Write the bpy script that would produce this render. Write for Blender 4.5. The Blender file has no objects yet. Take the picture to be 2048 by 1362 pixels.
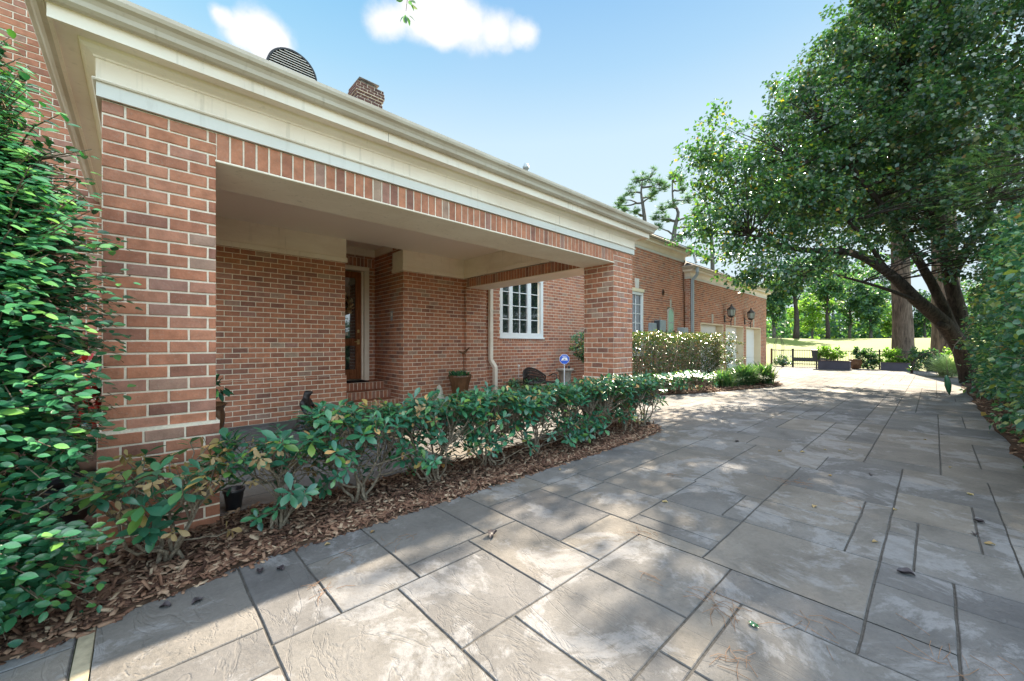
import bpy, math, random
import numpy as np
from mathutils import Vector, Matrix, noise as mn
R = math.radians
random.seed(7); rng = np.random.default_rng(7)
S = bpy.context.scene
COL = S.collection

# ------------------------------------------------------------------ camera
EYE = 1.28
cd = bpy.data.cameras.new("camera"); cam = bpy.data.objects.new("camera", cd); COL.objects.link(cam)
cam.location = (0, 0, EYE); cam.rotation_euler = (R(90), 0, -math.atan2(.6845, .729))
cd.sensor_width = 36; cd.lens = 793/2048*36; cd.shift_y = 7/2048; cd.clip_end = 2000; cd.clip_start = .05
S.camera = cam
def at(px, py, d):                      # a point of the place at forward distance d from the camera
    r = (px-1024)/793*d
    return Vector((.6845*d+.729*r, .729*d-.6845*r, EYE-(py-688)/793*d))
# ------------------------------------------------------------------ light
SUN = Vector((4.38, .88, 3.23)).normalized()
EL = math.asin(SUN.z); AZ = math.atan2(SUN.x, SUN.y)
S.view_settings.view_transform = 'Standard'; S.view_settings.look = 'None'
S.cycles.diffuse_bounces = 8; S.cycles.max_bounces = 14
S.view_settings.exposure = 2.28; S.view_settings.gamma = 1
W = bpy.data.worlds.new("World"); S.world = W; W.use_nodes = True
def build_world():
    nt = W.node_tree; nt.nodes.clear(); N = nt.nodes.new; L = nt.links.new
    sky = N('ShaderNodeTexSky'); sky.sky_type = 'NISHITA'; sky.sun_disc = False
    sky.sun_elevation = EL; sky.sun_rotation = AZ; sky.air_density = 1.0; sky.dust_density = .35; sky.ozone_density = 2.2
    tc = N('ShaderNodeTexCoord')
    def node_math(op, a, b=None, c=None):
        m = N('ShaderNodeMath'); m.operation = op
        for i, v in enumerate((a, b, c)):
            if v is None: continue
            if hasattr(v, 'is_output'): L(v, m.inputs[i])
            else: m.inputs[i].default_value = v
        return m.outputs[0]
    noise = N('ShaderNodeTexNoise'); noise.inputs['Scale'].default_value = 7; noise.inputs['Detail'].default_value = 7
    noise.inputs['Roughness'].default_value = .62
    L(tc.outputs['Generated'], noise.inputs['Vector'])
    tot = None
    # puffs of cumulus: direction, angular radius, flattening
    for (px, py, rad) in ((765, 45, .045), (825, 30, .062), (890, 28, .072), (950, 48, .062), (1010, 62, .045), (1055, 66, .036), (885, 62, .04), (860, -10, .07),
                          (550, 80, .05), (515, 62, .055), (475, 75, .045), (550, 110, .04), (435, 25, .022)):
        v = (at(px, py, 1)-Vector((0, 0, EYE))).normalized()
        d = N('ShaderNodeVectorMath'); d.operation = 'DISTANCE'; L(tc.outputs['Generated'], d.inputs[0]); d.inputs[1].default_value = v
        k = node_math('DIVIDE', d.outputs['Value'], rad)
        k = node_math('SUBTRACT', 1.0, k); k = node_math('MAXIMUM', k, 0.0)
        tot = k if tot is None else node_math('ADD', tot, k)
    n2 = node_math('SUBTRACT', noise.outputs['Fac'], .5)
    n2 = node_math('MULTIPLY', n2, 1.9)
    gate = node_math('MULTIPLY', tot, 4.0); gate.node.use_clamp = True
    f = node_math('ADD', tot, n2)
    mr = N('ShaderNodeMapRange'); mr.inputs['From Min'].default_value = .05; mr.inputs['From Max'].default_value = .95
    mr.interpolation_type = 'SMOOTHSTEP'; L(f, mr.inputs['Value'])
    fac = node_math('MULTIPLY', mr.outputs[0], gate)
    cl = N('ShaderNodeMixRGB'); cl.blend_type = 'DARKEN'; cl.inputs[0].default_value = 1; hs = N('ShaderNodeMixRGB'); hs.blend_type = 'MULTIPLY'; hs.inputs[0].default_value = 1; L(sky.outputs[0], hs.inputs[1]); hs.inputs[2].default_value = (.62, .86, 1.08, 1); L(hs.outputs[0], cl.inputs[1]); cl.inputs[2].default_value = (1.13, 1.4, 1.53, 1)
    sx = N('ShaderNodeSeparateXYZ'); L(tc.outputs['Generated'], sx.inputs[0])
    rp = N('ShaderNodeValToRGB'); e = rp.color_ramp.elements
    st = [(0, (.74, .86, .93)), (.30, (.68, .84, .93)), (.45, (.57, .77, .92)), (.56, (.33, .60, .88)), (.66, (.18, .46, .82)), (.78, (.8, .85, .95)), (1, (1.0, 1.0, 1.02))]
    while len(e) < len(st): e.new(.5)
    for el, (q, c) in zip(e, st): el.position = q; el.color = (*c, 1)
    L(sx.outputs[2], rp.inputs[0])
    sc = N('ShaderNodeMixRGB'); sc.blend_type = 'MULTIPLY'; sc.inputs[0].default_value = 1; L(rp.outputs[0], sc.inputs[1])
    hi = N('ShaderNodeMapRange'); hi.inputs['From Min'].default_value = .68; hi.inputs['From Max'].default_value = .85; hi.inputs['To Min'].default_value = 1.48; hi.inputs['To Max'].default_value = 3.0  # overhead sky out of view lifted as added fill light
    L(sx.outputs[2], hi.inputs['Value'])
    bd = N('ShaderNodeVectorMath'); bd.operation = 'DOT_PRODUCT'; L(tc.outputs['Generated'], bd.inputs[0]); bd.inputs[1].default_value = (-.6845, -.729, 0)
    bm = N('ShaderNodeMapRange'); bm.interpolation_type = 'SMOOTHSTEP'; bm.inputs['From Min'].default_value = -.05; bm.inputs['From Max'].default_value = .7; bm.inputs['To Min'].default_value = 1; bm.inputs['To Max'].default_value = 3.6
    L(bd.outputs['Value'], bm.inputs['Value'])       # unseen sky behind the camera brightened, added fill for porch and front
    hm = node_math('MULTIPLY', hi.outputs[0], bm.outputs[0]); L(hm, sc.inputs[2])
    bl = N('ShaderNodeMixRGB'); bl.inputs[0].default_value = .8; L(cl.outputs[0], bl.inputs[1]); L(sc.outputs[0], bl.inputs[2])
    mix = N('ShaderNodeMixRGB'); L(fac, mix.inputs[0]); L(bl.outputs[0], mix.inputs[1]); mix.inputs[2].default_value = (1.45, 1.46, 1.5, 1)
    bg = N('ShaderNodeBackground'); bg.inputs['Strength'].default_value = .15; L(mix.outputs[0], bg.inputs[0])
    out = N('ShaderNodeOutputWorld'); L(bg.outputs[0], out.inputs[0])
build_world()
sl = bpy.data.lights.new("sun", 'SUN'); sl.energy = 4.8; sl.angle = R(.55); sl.color = (1, .87, .68)
so = bpy.data.objects.new("sun", sl); COL.objects.link(so); so.rotation_euler = (-SUN).to_track_quat('-Z', 'Y').to_euler()
so.location = (0, 0, 30)

# ------------------------------------------------------------------ materials
class NT:
    def __init__(s, name, rough=.7, spec=.5):
        s.m = bpy.data.materials.new(name); s.m.use_nodes = True; s.t = s.m.node_tree
        s.p = s.t.nodes['Principled BSDF']; s.p.inputs['Roughness'].default_value = rough
        s.p.inputs['Specular IOR Level'].default_value = spec
        s.tc = s.t.nodes.new('ShaderNodeTexCoord')
    def n(s, t, **k):
        x = s.t.nodes.new(t)
        for a, b in k.items(): setattr(x, a, b)
        return x
    def l(s, a, b): s.t.links.new(a, b)
    def noise(s, scale, detail=5, rough=.55, dist=0, vec=None, st=None):
        x = s.n('ShaderNodeTexNoise'); x.inputs['Scale'].default_value = scale; x.inputs['Detail'].default_value = detail
        x.inputs['Roughness'].default_value = rough; x.inputs['Distortion'].default_value = dist
        v = vec or s.tc.outputs['Object']
        if st:
            mp = s.n('ShaderNodeMapping'); mp.inputs['Scale'].default_value = st; s.l(v, mp.inputs[0]); v = mp.outputs[0]
        s.l(v, x.inputs['Vector']); return x.outputs['Fac']
    def ramp(s, fac, stops, interp='LINEAR'):
        x = s.n('ShaderNodeValToRGB'); x.color_ramp.interpolation = interp; e = x.color_ramp.elements
        while len(e) < len(stops): e.new(.5)
        for el, (p, c) in zip(e, stops):
            el.position = p; el.color = (*c, 1) if len(c) == 3 else c
        s.l(fac, x.inputs[0]); return x.outputs[0]
    def mix(s, f, a, b, bt='MIX'):
        x = s.n('ShaderNodeMixRGB', blend_type=bt)
        for i, v in enumerate((f, a, b)):
            if hasattr(v, 'is_output'): s.l(v, x.inputs[i])
            elif isinstance(v, (int, float)): x.inputs[i].default_value = v if i == 0 else (v, v, v, 1)
            else: x.inputs[i].default_value = (*v, 1)
        return x.outputs[0]
    def attr(s, name):
        x = s.n('ShaderNodeAttribute', attribute_name=name); return x.outputs['Fac']
    def bump(s, h, dist=.01, strength=1.0, prev=None):
        x = s.n('ShaderNodeBump'); x.inputs['Distance'].default_value = dist; x.inputs['Strength'].default_value = strength
        s.l(h, x.inputs['Height'])
        if prev is not None: s.l(prev, x.inputs['Normal'])
        s.l(x.outputs[0], s.p.inputs['Normal']); return x.outputs[0]
    def col(s, c):
        if hasattr(c, 'is_output'): s.l(c, s.p.inputs['Base Color'])
        else: s.p.inputs['Base Color'].default_value = (*c, 1)
def g(v): return (v, v, v)
def mat_brick(name, tint=(1, 1, 1)):
    q = NT(name, .88, .25); a = q.attr('rnd')
    c = q.ramp(a, [(0, (.27, .125, .095)), (.15, (.40, .165, .105)), (.32, (.47, .19, .115)), (.5, (.51, .215, .13)),
                   (.68, (.43, .18, .115)), (.82, (.50, .22, .14)), (.93, (.38, .19, .15)), (1, (.42, .28, .21))])
    n1 = q.noise(14, 6, .65); n2 = q.noise(70, 4, .6)
    c = q.mix(.75, c, q.ramp(n1, [(.3, g(.62)), (.7, g(1.22))]), 'MULTIPLY')
    c = q.mix(q.ramp(n2, [(.56, g(0)), (.75, g(.35))]), c, (.42, .33, .27)); c = q.mix(.5, c, q.ramp(q.noise(1.1, 4, .6), [(.3, g(.68)), (.7, g(1.25))]), 'MULTIPLY')
    if tint != (1, 1, 1): c = q.mix(1, c, tint, 'MULTIPLY')
    q.col(c); b = q.bump(n1, .004, .7); q.bump(n2, .0025, .8, b); return q.m
def mat_mortar(name, c0):
    q = NT(name, .95, .15); n = q.noise(60, 5, .7); n2 = q.noise(3, 4)
    c = q.mix(.6, c0, q.ramp(n, [(.3, g(.8)), (.7, g(1.2))]), 'MULTIPLY')
    c = q.mix(.4, c, q.ramp(n2, [(.35, g(.8)), (.65, g(1.15))]), 'MULTIPLY'); q.col(c); q.bump(n, .004, .9); return q.m
def mat_paint(name, c0, dirt=.35, rough=.55):
    q = NT(name, rough, .4); n = q.noise(1.6, 6, .6, st=(1, 1, 3)); n2 = q.noise(30, 4, .6); n3 = q.noise(5, 6, .7, st=(1.5, 1.5, .35))
    c = q.mix(dirt, c0, q.ramp(n, [(.3, (.76, .68, .61)), (.62, g(1.04))]), 'MULTIPLY')
    c = q.mix(q.ramp(n3, [(.62, g(0)), (.8, g(dirt*.7))]), c, (.22, .17, .11))
    c = q.mix(q.ramp(n2, [(.70, g(0)), (.76, g(dirt*.8))]), c, (.25, .2, .15))
    n4 = q.noise(22, 3, .6, st=(1, 1, .06)); c = q.mix(q.ramp(n4, [(.60, g(0)), (.72, g(dirt*.55))]), c, (.33, .27, .19))
    q.col(c); q.bump(n2, .001, .5); return q.m
def mat_plain(name, c0, rough=.6, spec=.5, var=.25, scale=12, metal=0, bump=.001):
    q = NT(name, rough, spec); q.p.inputs['Metallic'].default_value = metal; n = q.noise(scale, 5, .6)
    q.col(q.mix(1, c0, q.ramp(n, [(.25, g(1-var)), (.75, g(1+var))]), 'MULTIPLY')); q.bump(n, bump, .6); return q.m
def mat_leaf(name, stops, rough=.32, trans=.3, spec=.6, clump=.35):
    q = NT(name, rough, spec); a = q.attr('rnd')
    c = q.ramp(a, stops)
    n = q.noise(2.2, 3, .5); c = q.mix(clump, c, q.ramp(n, [(.3, g(.55)), (.7, g(1.35))]), 'MULTIPLY')
    n2 = q.noise(160, 2, .5); c = q.mix(.3, c, q.ramp(n2, [(.3, g(.8)), (.7, g(1.2))]), 'MULTIPLY')
    q.col(c); q.bump(n2, .0006, .4)
    tr = q.n('ShaderNodeBsdfTranslucent'); q.l(q.mix(1, c, (1.5, 1.9, .75), 'MULTIPLY'), tr.inputs[0])
    ms = q.n('ShaderNodeMixShader'); ms.inputs[0].default_value = trans
    q.l(q.p.outputs[0], ms.inputs[1]); q.l(tr.outputs[0], ms.inputs[2])
    q.l(ms.outputs[0], q.t.nodes['Material Output'].inputs[0]); return q.m
def mat_bark(name, c0, c1, st=(1, 1, .25), sc=14):
    q = NT(name, .95, .15); n = q.noise(sc, 7, .65, .6, st=st); n2 = q.noise(2, 3)
    c = q.ramp(n, [(.32, c0), (.62, c1)]); c = q.mix(.5, c, q.ramp(n2, [(.3, g(.7)), (.7, g(1.3))]), 'MULTIPLY')
    q.col(c); q.bump(n, .03, 1); return q.m
def mat_glass(name, c0=(.015, .02, .022), rough=.03):
    q = NT(name, rough, .9); q.col(c0); n = q.noise(1.2, 2); q.bump(n, .004, .4)
    q.p.inputs['IOR'].default_value = 1.9; return q.m
def mat_paving():
    q = NT('paving', .9, .12); P = q.tc.outputs['Object']
    a = q.attr('rnd')
    nl = q.noise(.55, 4, .6); nm = q.noise(2.6, 9, .66, .35); nf = q.noise(38, 6, .7); ns = q.noise(1.6, 12, .74, .5)
    c = q.ramp(nl, [(.3, (.110, .104, .099)), (.5, (.142, .134, .126)), (.62, (.128, .122, .118)), (.75, (.090, .088, .089))])
    c = q.mix(.9, c, q.ramp(a, [(0, (.80, .81, .85)), (.4, g(1.0)), (.7, (1.08, 1.03, .97)), (1, (1.25, 1.18, 1.08))]), 'MULTIPLY')
    c = q.mix(.6, c, q.ramp(nm, [(.28, g(.55)), (.5, g(1)), (.7, g(1.3))]), 'MULTIPLY')
    c = q.mix(.55, c, q.ramp(nf, [(.3, g(.78)), (.7, g(1.15))]), 'MULTIPLY')
    # powdery pale bloom in patches and dark specks
    c = q.mix(q.ramp(ns, [(.52, g(0)), (.58, g(.36)), (.66, g(.10)), (.72, g(.42))]), c, (.31, .31, .32))
    c = q.mix(q.ramp(q.noise(7, 8, .7, .6), [(.66, g(0)), (.78, g(.5))]), c, (.07, .062, .055))
    c = q.mix(q.ramp(q.noise(130, 2, .5), [(.70, g(0)), (.74, g(.6))]), c, (.05, .045, .04))
    q.col(c)
    w = q.ramp(nm, [(.3, g(0)), (.42, g(.35)), (.44, g(.5)), (.55, g(.6)), (.565, g(.85)), (.7, g(1))])
    b = q.bump(w, .008, .55)
    cr = q.noise(1.5, 5, .6, 1.0, st=(2.6, .8, 1)); ridge = q.ramp(cr, [(.478, g(1)), (.497, g(.2)), (.503, g(0)), (.522, g(1))])
    b = q.bump(ridge, .005, .45, b)
    b = q.bump(nf, .0035, .9, b)
    rr = q.ramp(nl, [(.3, g(.72)), (.7, g(.95))]); q.l(rr, q.p.inputs['Roughness'])
    return q.m
def mat_grass(name, c0, c1):
    q = NT(name, .9, .2); n = q.noise(.12, 4); n2 = q.noise(9, 6, .7)
    c = q.ramp(n, [(.35, c0), (.65, c1)]); c = q.mix(.5, c, q.ramp(n2, [(.3, g(.75)), (.7, g(1.2))]), 'MULTIPLY'); q.col(c); q.bump(n2, .03, .6); return q.m
M = {}
M['brick'] = mat_brick('red_brick', (1, .99, .94)); M['mortar'] = mat_mortar('pale_mortar', (.80, .69, .55))
M['brickdark'] = mat_brick('dark_brick', (.3, .36, .48))
M['trim'] = mat_paint('cream_paint', (.86, .75, .63), .42); M['band'] = mat_paint('pale_band_paint', (.70, .66, .60), .3)
M['ceil'] = mat_paint('ceiling_paint', (.90, .81, .69), .05); M['soffit'] = mat_paint('stained_soffit', (.88, .77, .63), .5, .8)
M['gutter'] = mat_paint('gutter_metal', (.54, .47, .38), .8, .42)
M['white'] = mat_paint('white_paint', (.78, .78, .76), .12, .5); M['cream2'] = mat_paint('garage_cream', (.80, .68, .48), .12, .6)
M['roof'] = mat_plain('slate', (.10, .09, .085), .85, .3, .5, 9, 0, .01)
M['glass'] = mat_glass('window_glass'); M['green_glass'] = mat_glass('green_glass', (.12, .36, .16), .25)
M['wood'] = mat_bark('varnished_wood', (.16, .055, .022), (.30, .115, .05), (4, 4, .5), 8)
M['iron'] = mat_plain('black_iron', (.022, .02, .022), .5, .5, .3, 20)
M['bronze'] = mat_plain('dark_bronze', (.035, .028, .026), .45, .5, .4, 20, .3)
M['brass'] = mat_plain('brass', (.5, .36, .15), .3, .5, .2, 20, .9)
M['gray_box'] = mat_plain('grey_enamel', (.33, .37, .38), .5, .4, .1, 4)
M['darkbox'] = mat_plain('dark_enamel', (.06, .065, .07), .5, .4, .1, 4)
M['ceramic'] = mat_plain('brown_glaze', (.13, .06, .028), .22, .6, .4, 6)
M['black_pot'] = mat_plain('black_resin', (.018, .018, .022), .35, .5, .3, 9)
M['stone'] = mat_plain('cast_stone', (.30, .27, .23), .9, .2, .35, 10, 0, .008)
M['palestone'] = mat_plain('pale_stone', (.5, .46, .38), .9, .2, .25, 14, 0, .006)
M['purple'] = mat_plain('slate_planter', (.085, .075, .10), .6, .4, .15, 5)
M['lampglass'] = mat_plain('seeded_glass', (.35, .37, .33), .12, .8, .2, 12)
M['sky_blue'] = mat_plain('sign_blue', (.02, .12, .62), .35, .5, .1, 3); M['sign_white'] = mat_plain('sign_white', (.85, .87, .9), .4, .5, .05, 3)
M['paving'] = mat_paving(); M['joint'] = mat_plain('joint_dirt', (.075, .07, .064), .95, .1, .4, 40, 0, .003)
M['board'] = mat_plain('expansion_board', (.30, .26, .18), .9, .2, .3, 25, 0, .004)
M['soil'] = mat_plain('soil', (.07, .042, .028), .95, .1, .5, 25, 0, .02)
M['mulch'] = mat_leaf('mulch_chips', [(0, (.055, .028, .02)), (.35, (.13, .066, .043)), (.65, (.20, .11, .07)), (.88, (.28, .18, .12)), (1, (.38, .28, .19))], .85, 0.0, .2, .3)
M['field'] = mat_grass('mown_grass', (.10, .14, .025), (.14, .155, .045)); M['grass'] = mat_grass('rough_grass', (.07, .10, .025), (.12, .13, .04))
M['bark'] = mat_bark('dark_bark', (.016, .013, .012), (.07, .055, .045)); M['pinebark'] = mat_bark('pine_bark', (.035, .026, .022), (.17, .125, .10), (1, 1, .16), 9)
M['twig'] = mat_bark('twig_bark', (.11, .085, .06), (.30, .24, .175), (1, 1, 1), 30)
M['farbark'] = mat_bark('grey_bark', (.05, .045, .045), (.12, .11, .10))
M['hedgeleaf'] = mat_leaf('whorled_leaves', [(0, (0.023, 0.096, 0.06)), (.5, (0.042, 0.163, 0.093)), (.8, (0.067, 0.217, 0.09)), (.95, (0.152, 0.264, 0.045)), (.975, (0.57, 0.31, 0.12)), (1, (0.684, 0.388, 0.18))], .3, .22)
M['dryleaf'] = mat_leaf('dry_leaves', [(0, (.20, .12, .05)), (.5, (.33, .22, .10)), (1, (.42, .31, .17))], .6, .3)
M['glossleaf'] = mat_leaf('glossy_leaves', [(0, (0.0153, 0.0765, 0.0403)), (.5, (0.0272, 0.128, 0.0586)), (.8, (0.0536, 0.191, 0.0736)), (.99, (0.122, 0.281, 0.0644)), (1, (.12, .24, .05))], .24, .13, .7)
M['hedge2'] = mat_leaf('waxy_leaves', [(0, (0.0298, 0.0938, 0.0612)), (.5, (0.0712, 0.188, 0.104)), (.75, (0.141, 0.282, 0.104)), (.965, (0.323, 0.319, 0.0874)), (1, (0.444, 0.225, 0.104))], .3, .25)
M['treeleaf'] = mat_leaf('tree_leaves', [(0, (0.0239, 0.0672, 0.0367)), (.5, (0.044, 0.112, 0.0496)), (.8, (0.0809, 0.165, 0.0496)), (.975, (0.202, 0.239, 0.0331)), (1, (0.525, 0.239, 0.0496))], .28, .36, .7, .5)
M['vineleaf'] = mat_leaf('vine_leaves', [(0, (0.022, 0.06, 0.0382)), (.55, (0.044, 0.1, 0.051)), (.9, (0.0792, 0.128, 0.0425)), (.98, (0.141, 0.136, 0.0425)), (1, (0.229, 0.112, 0.0595))], .28, .34, .65, .5)
M['farleaf'] = mat_leaf('far_leaves', [(0, (0.031, 0.077, 0.051)), (.5, (0.056, 0.126, 0.068)), (.85, (0.098, 0.182, 0.068)), (1, (0.196, 0.266, 0.06))], .6, .35, .3, .5)
M['farbright'] = mat_leaf('bright_far_leaves', [(0, (0.084, 0.168, 0.042)), (.5, (0.14, 0.252, 0.056)), (1, (0.266, 0.35, 0.07))], .6, .45, .3, .5)
M['pineleaf'] = mat_leaf('pine_needles', [(0, (0.048, 0.104, 0.072)), (.6, (0.088, 0.16, 0.099)), (1, (0.16, 0.24, 0.108))], .6, .3, .3, .4)
M['boxleaf'] = mat_leaf('clipped_leaves', [(0, (0.0255, 0.0595, 0.0263)), (.4, (0.0578, 0.107, 0.0357)), (.7, (0.115, 0.143, 0.0476)), (.85, (0.217, 0.143, 0.0714)), (1, (0.306, 0.178, 0.107))], .24, .25, .7)
M['grassleaf'] = mat_leaf('strap_leaves', [(0, (0.045, 0.112, 0.056)), (.6, (0.09, 0.182, 0.084)), (1, (0.225, 0.28, 0.098))], .3, .3, .6)
M['paleplume'] = mat_leaf('pale_blades', [(0, (.25, .3, .2)), (1, (.5, .52, .4))], .4, .4)
M['flower_red'] = mat_plain('red_petals', (.55, .03, .015), .5, .4, .2, 30); M['flower_white'] = mat_plain('white_petals', (.7, .68, .66), .6, .4, .1, 30)
M['wreath'] = mat_leaf('wreath_leaves', [(0, (.14, .07, .03)), (.6, (.32, .19, .09)), (1, (.55, .42, .25))], .6, .2)
M['needle'] = mat_plain('dead_needles', (.24, .14, .085), .8, .2, .3, 40)
M['pod'] = mat_plain('dark_pod', (.035, .026, .03), .5, .4, .4, 50, 0, .002)
M['mat'] = mat_plain('door_mat', (.02, .018, .017), .95, .1, .3, 60, 0, .004)

# ------------------------------------------------------------------ mesh helpers
def link(o, parent=None):
    COL.objects.link(o)
    if parent is not None: o.parent = parent
    return o
def tag(o, label=None, cat=None, group=None, kind=None):
    if label: o['label'] = label
    if cat: o['category'] = cat
    if group: o['group'] = group
    if kind: o['kind'] = kind
    return o
def empty(name, label, cat, loc=(0, 0, 0), group=None):
    o = bpy.data.objects.new(name, None); o.location = loc; o.empty_display_size = .2; link(o); return tag(o, label, cat, group)
class MB:
    def __init__(s): s.v = []; s.f = []; s.mi = []; s.r = []; s.sm = []
    def add(s, vs, fs, mi=0, r=0.5, sm=False):
        o = len(s.v); s.v += [tuple(v) for v in vs]
        for f in fs: s.f.append(tuple(i+o for i in f)); s.mi.append(mi); s.r.append(r); s.sm.append(sm)
    def box(s, x0, x1, y0, y1, z0, z1, mi=0, r=None, bev=0, rot=0, c=None):
        r = random.random() if r is None else r
        if bev:
            b = min(bev, (x1-x0)/2.01, (y1-y0)/2.01, (z1-z0)/2.01); vs = []; 
            for z, k in ((z0, b), (z0+b, 0), (z1-b, 0), (z1, b)):
                vs += [(x0+k, y0+k, z), (x1-k, y0+k, z), (x1-k, y1-k, z), (x0+k, y1-k, z)]
            fs = [(3, 2, 1, 0), (12, 13, 14, 15)]
            for j in range(3):
                for i in range(4): a = j*4+i; b2 = j*4+(i+1) % 4; fs.append((a, b2, b2+4, a+4))
        else:
            vs = [(x0, y0, z0), (x1, y0, z0), (x1, y1, z0), (x0, y1, z0), (x0, y0, z1), (x1, y0, z1), (x1, y1, z1), (x0, y1, z1)]
            fs = [(3, 2, 1, 0), (4, 5, 6, 7), (0, 1, 5, 4), (1, 2, 6, 5), (2, 3, 7, 6), (3, 0, 4, 7)]
        if rot:
            cx, cy = c or ((x0+x1)/2, (y0+y1)/2); ca, sa = math.cos(rot), math.sin(rot)
            vs = [(cx+(x-cx)*ca-(y-cy)*sa, cy+(x-cx)*sa+(y-cy)*ca, z) for x, y, z in vs]
        s.add(vs, fs, mi, r)
    def tube(s, pts, rad, n=6, mi=0, r=.5, cap=True, sm=True):
        pts = [Vector(p) for p in pts]; k = len(pts)
        rad = [rad]*k if isinstance(rad, (int, float)) else rad
        t = (pts[1]-pts[0]).normalized(); u = t.orthogonal().normalized(); vs = []
        for i, p in enumerate(pts):
            t2 = ((pts[min(i+1, k-1)]-pts[max(i-1, 0)])).normalized()
            u = (u-t2*u.dot(t2)); u = u.normalized() if u.length > 1e-6 else t2.orthogonal().normalized(); w = t2.cross(u)
            for j in range(n):
                a = 2*math.pi*j/n; vs.append(p+(u*math.cos(a)+w*math.sin(a))*rad[i])
        fs = [(i*n+j, i*n+(j+1) % n, (i+1)*n+(j+1) % n, (i+1)*n+j) for i in range(k-1) for j in range(n)]
        if cap: fs += [tuple(range(n-1, -1, -1)), tuple((k-1)*n+j for j in range(n))]
        s.add(vs, fs, mi, r, sm)
    def lathe(s, prof, c=(0, 0, 0), n=24, mi=0, rib=0, ribn=0, sm=True):
        vs = []
        for (r_, z) in prof:
            for j in range(n):
                a = 2*math.pi*j/n; rr = r_*(1+rib*math.cos(ribn*a)) if rib else r_
                vs.append((c[0]+rr*math.cos(a), c[1]+rr*math.sin(a), c[2]+z))
        k = len(prof); fs = [(i*n+j, i*n+(j+1) % n, (i+1)*n+(j+1) % n, (i+1)*n+j) for i in range(k-1) for j in range(n)]
        fs += [tuple(range(n-1, -1, -1)), tuple((k-1)*n+j for j in range(n))]
        s.add(vs, fs, mi, .5, sm)
    def build(s, name, mats, parent=None, off=None):
        me = bpy.data.meshes.new(name)
        me.from_pydata([tuple(Vector(v)-Vector(off)) for v in s.v] if off else s.v, [], s.f)
        for m in (mats if isinstance(mats, (list, tuple)) else [mats]): me.materials.append(M[m])
        me.polygons.foreach_set('material_index', s.mi); me.polygons.foreach_set('use_smooth', s.sm)
        a = me.attributes.new('rnd', 'FLOAT', 'FACE'); a.data.foreach_set('value', s.r); me.update()
        return link(bpy.data.objects.new(name, me), parent)
def np_mesh(name, V, Fs, mats, parent=None, rnd=None, mi=None, smooth=False):
    """V (n,3); Fs list of arrays (m,k)"""
    me = bpy.data.meshes.new(name); V = np.asarray(V, np.float32)
    me.vertices.add(len(V)); me.vertices.foreach_set('co', V.ravel())
    tot = sum(f.size for f in Fs); nf = sum(len(f) for f in Fs)
    me.loops.add(tot); me.loops.foreach_set('vertex_index', np.concatenate([f.ravel() for f in Fs]).astype(np.int32))
    me.polygons.add(nf); cnt = np.concatenate([np.full(len(f), f.shape[1]) for f in Fs])
    st = np.concatenate([[0], np.cumsum(cnt)[:-1]]).astype(np.int32)
    me.polygons.foreach_set('loop_start', st)
    me.polygons.foreach_set('use_smooth', np.full(nf, smooth))
    for m in (mats if isinstance(mats, (list, tuple)) else [mats]): me.materials.append(M[m])
    if mi is not None: me.polygons.foreach_set('material_index', mi.astype(np.int32))
    if rnd is not None:
        a = me.attributes.new('rnd', 'FLOAT', 'FACE'); a.data.foreach_set('value', rnd.astype(np.float32))
    me.update(calc_edges=True); return link(bpy.data.objects.new(name, me), parent)
def blade_template(rows, droop):
    v = [(0, 0, 0)]
    for t, w in rows: z = -droop*t*t; v += [(-w, t-.01, z+w*.28), (0, t, z), (w, t-.01, z+w*.28)]
    v.append((0, 1, -droop)); k = len(rows); tri = [(0, 2, 1), (0, 3, 2)]; q = []
    for r in range(k-1): o = 1+3*r; q += [(o, o+1, o+4, o+3), (o+1, o+2, o+5, o+4)]
    o = 1+3*(k-1); tri += [(o, o+1, 3*k+1), (o+1, o+2, 3*k+1)]
    return np.array(v), [np.array(tri), np.array(q)]
NEAR = blade_template([(.16, .05), (.38, .125), (.62, .19), (.84, .14)], .15)
OVAL = blade_template([(.10, .10), (.28, .21), (.52, .25), (.76, .19), (.92, .08)], .12)
MID = (np.array([(0, 0, 0), (-.3, .45, .06), (0, 1, -.08), (.3, .45, .06)]), [np.array([(0, 3, 2), (0, 2, 1)])])
BLADE = (np.array([(-.02, 0, 0), (.02, 0, 0), (-.025, .5, .0), (.025, .5, .0), (0, 1, -.22)]), [np.array([(2, 3, 4)]), np.array([(0, 1, 3, 2)])])
NEEDLE = (np.array([(-.03, 0, 0), (.03, 0, 0), (0, 1, 0)]), [np.array([(0, 1, 2)])])
CHIP = (np.array([(-.13, 0, 0), (.13, .05, 0), (.10, 1, .02), (-.1, .93, 0), (-.12, 0, .12), (.12, .05, .10), (.09, .98, .13), (-.1, .9, .12)]),
        [np.array([(4, 5, 6, 7), (0, 1, 5, 4), (1, 2, 6, 5), (2, 3, 7, 6), (3, 0, 4, 7)])])
def norm(a): return a/np.maximum(np.linalg.norm(a, axis=1, keepdims=True), 1e-9)
def leaf_arrays(P, D, Nn, Sz, T, wid=1.0):
    D = norm(D); B = norm(np.cross(D, Nn)); U = np.cross(B, D); tv = T[0]; n = len(P); k = len(tv)
    V = P[:, None]+Sz[:, None, None]*(tv[None, :, 0:1]*wid*B[:, None]+tv[None, :, 1:2]*D[:, None]+tv[None, :, 2:3]*U[:, None])
    off = (np.arange(n)*k)[:, None, None]
    Fs = [(f[None]+off).reshape(-1, f.shape[1]) for f in T[1]]
    rn = rng.random(n); rr = [np.repeat(rn, len(f)) for f in T[1]]
    return V.reshape(-1, 3), Fs, np.concatenate(rr)
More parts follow.
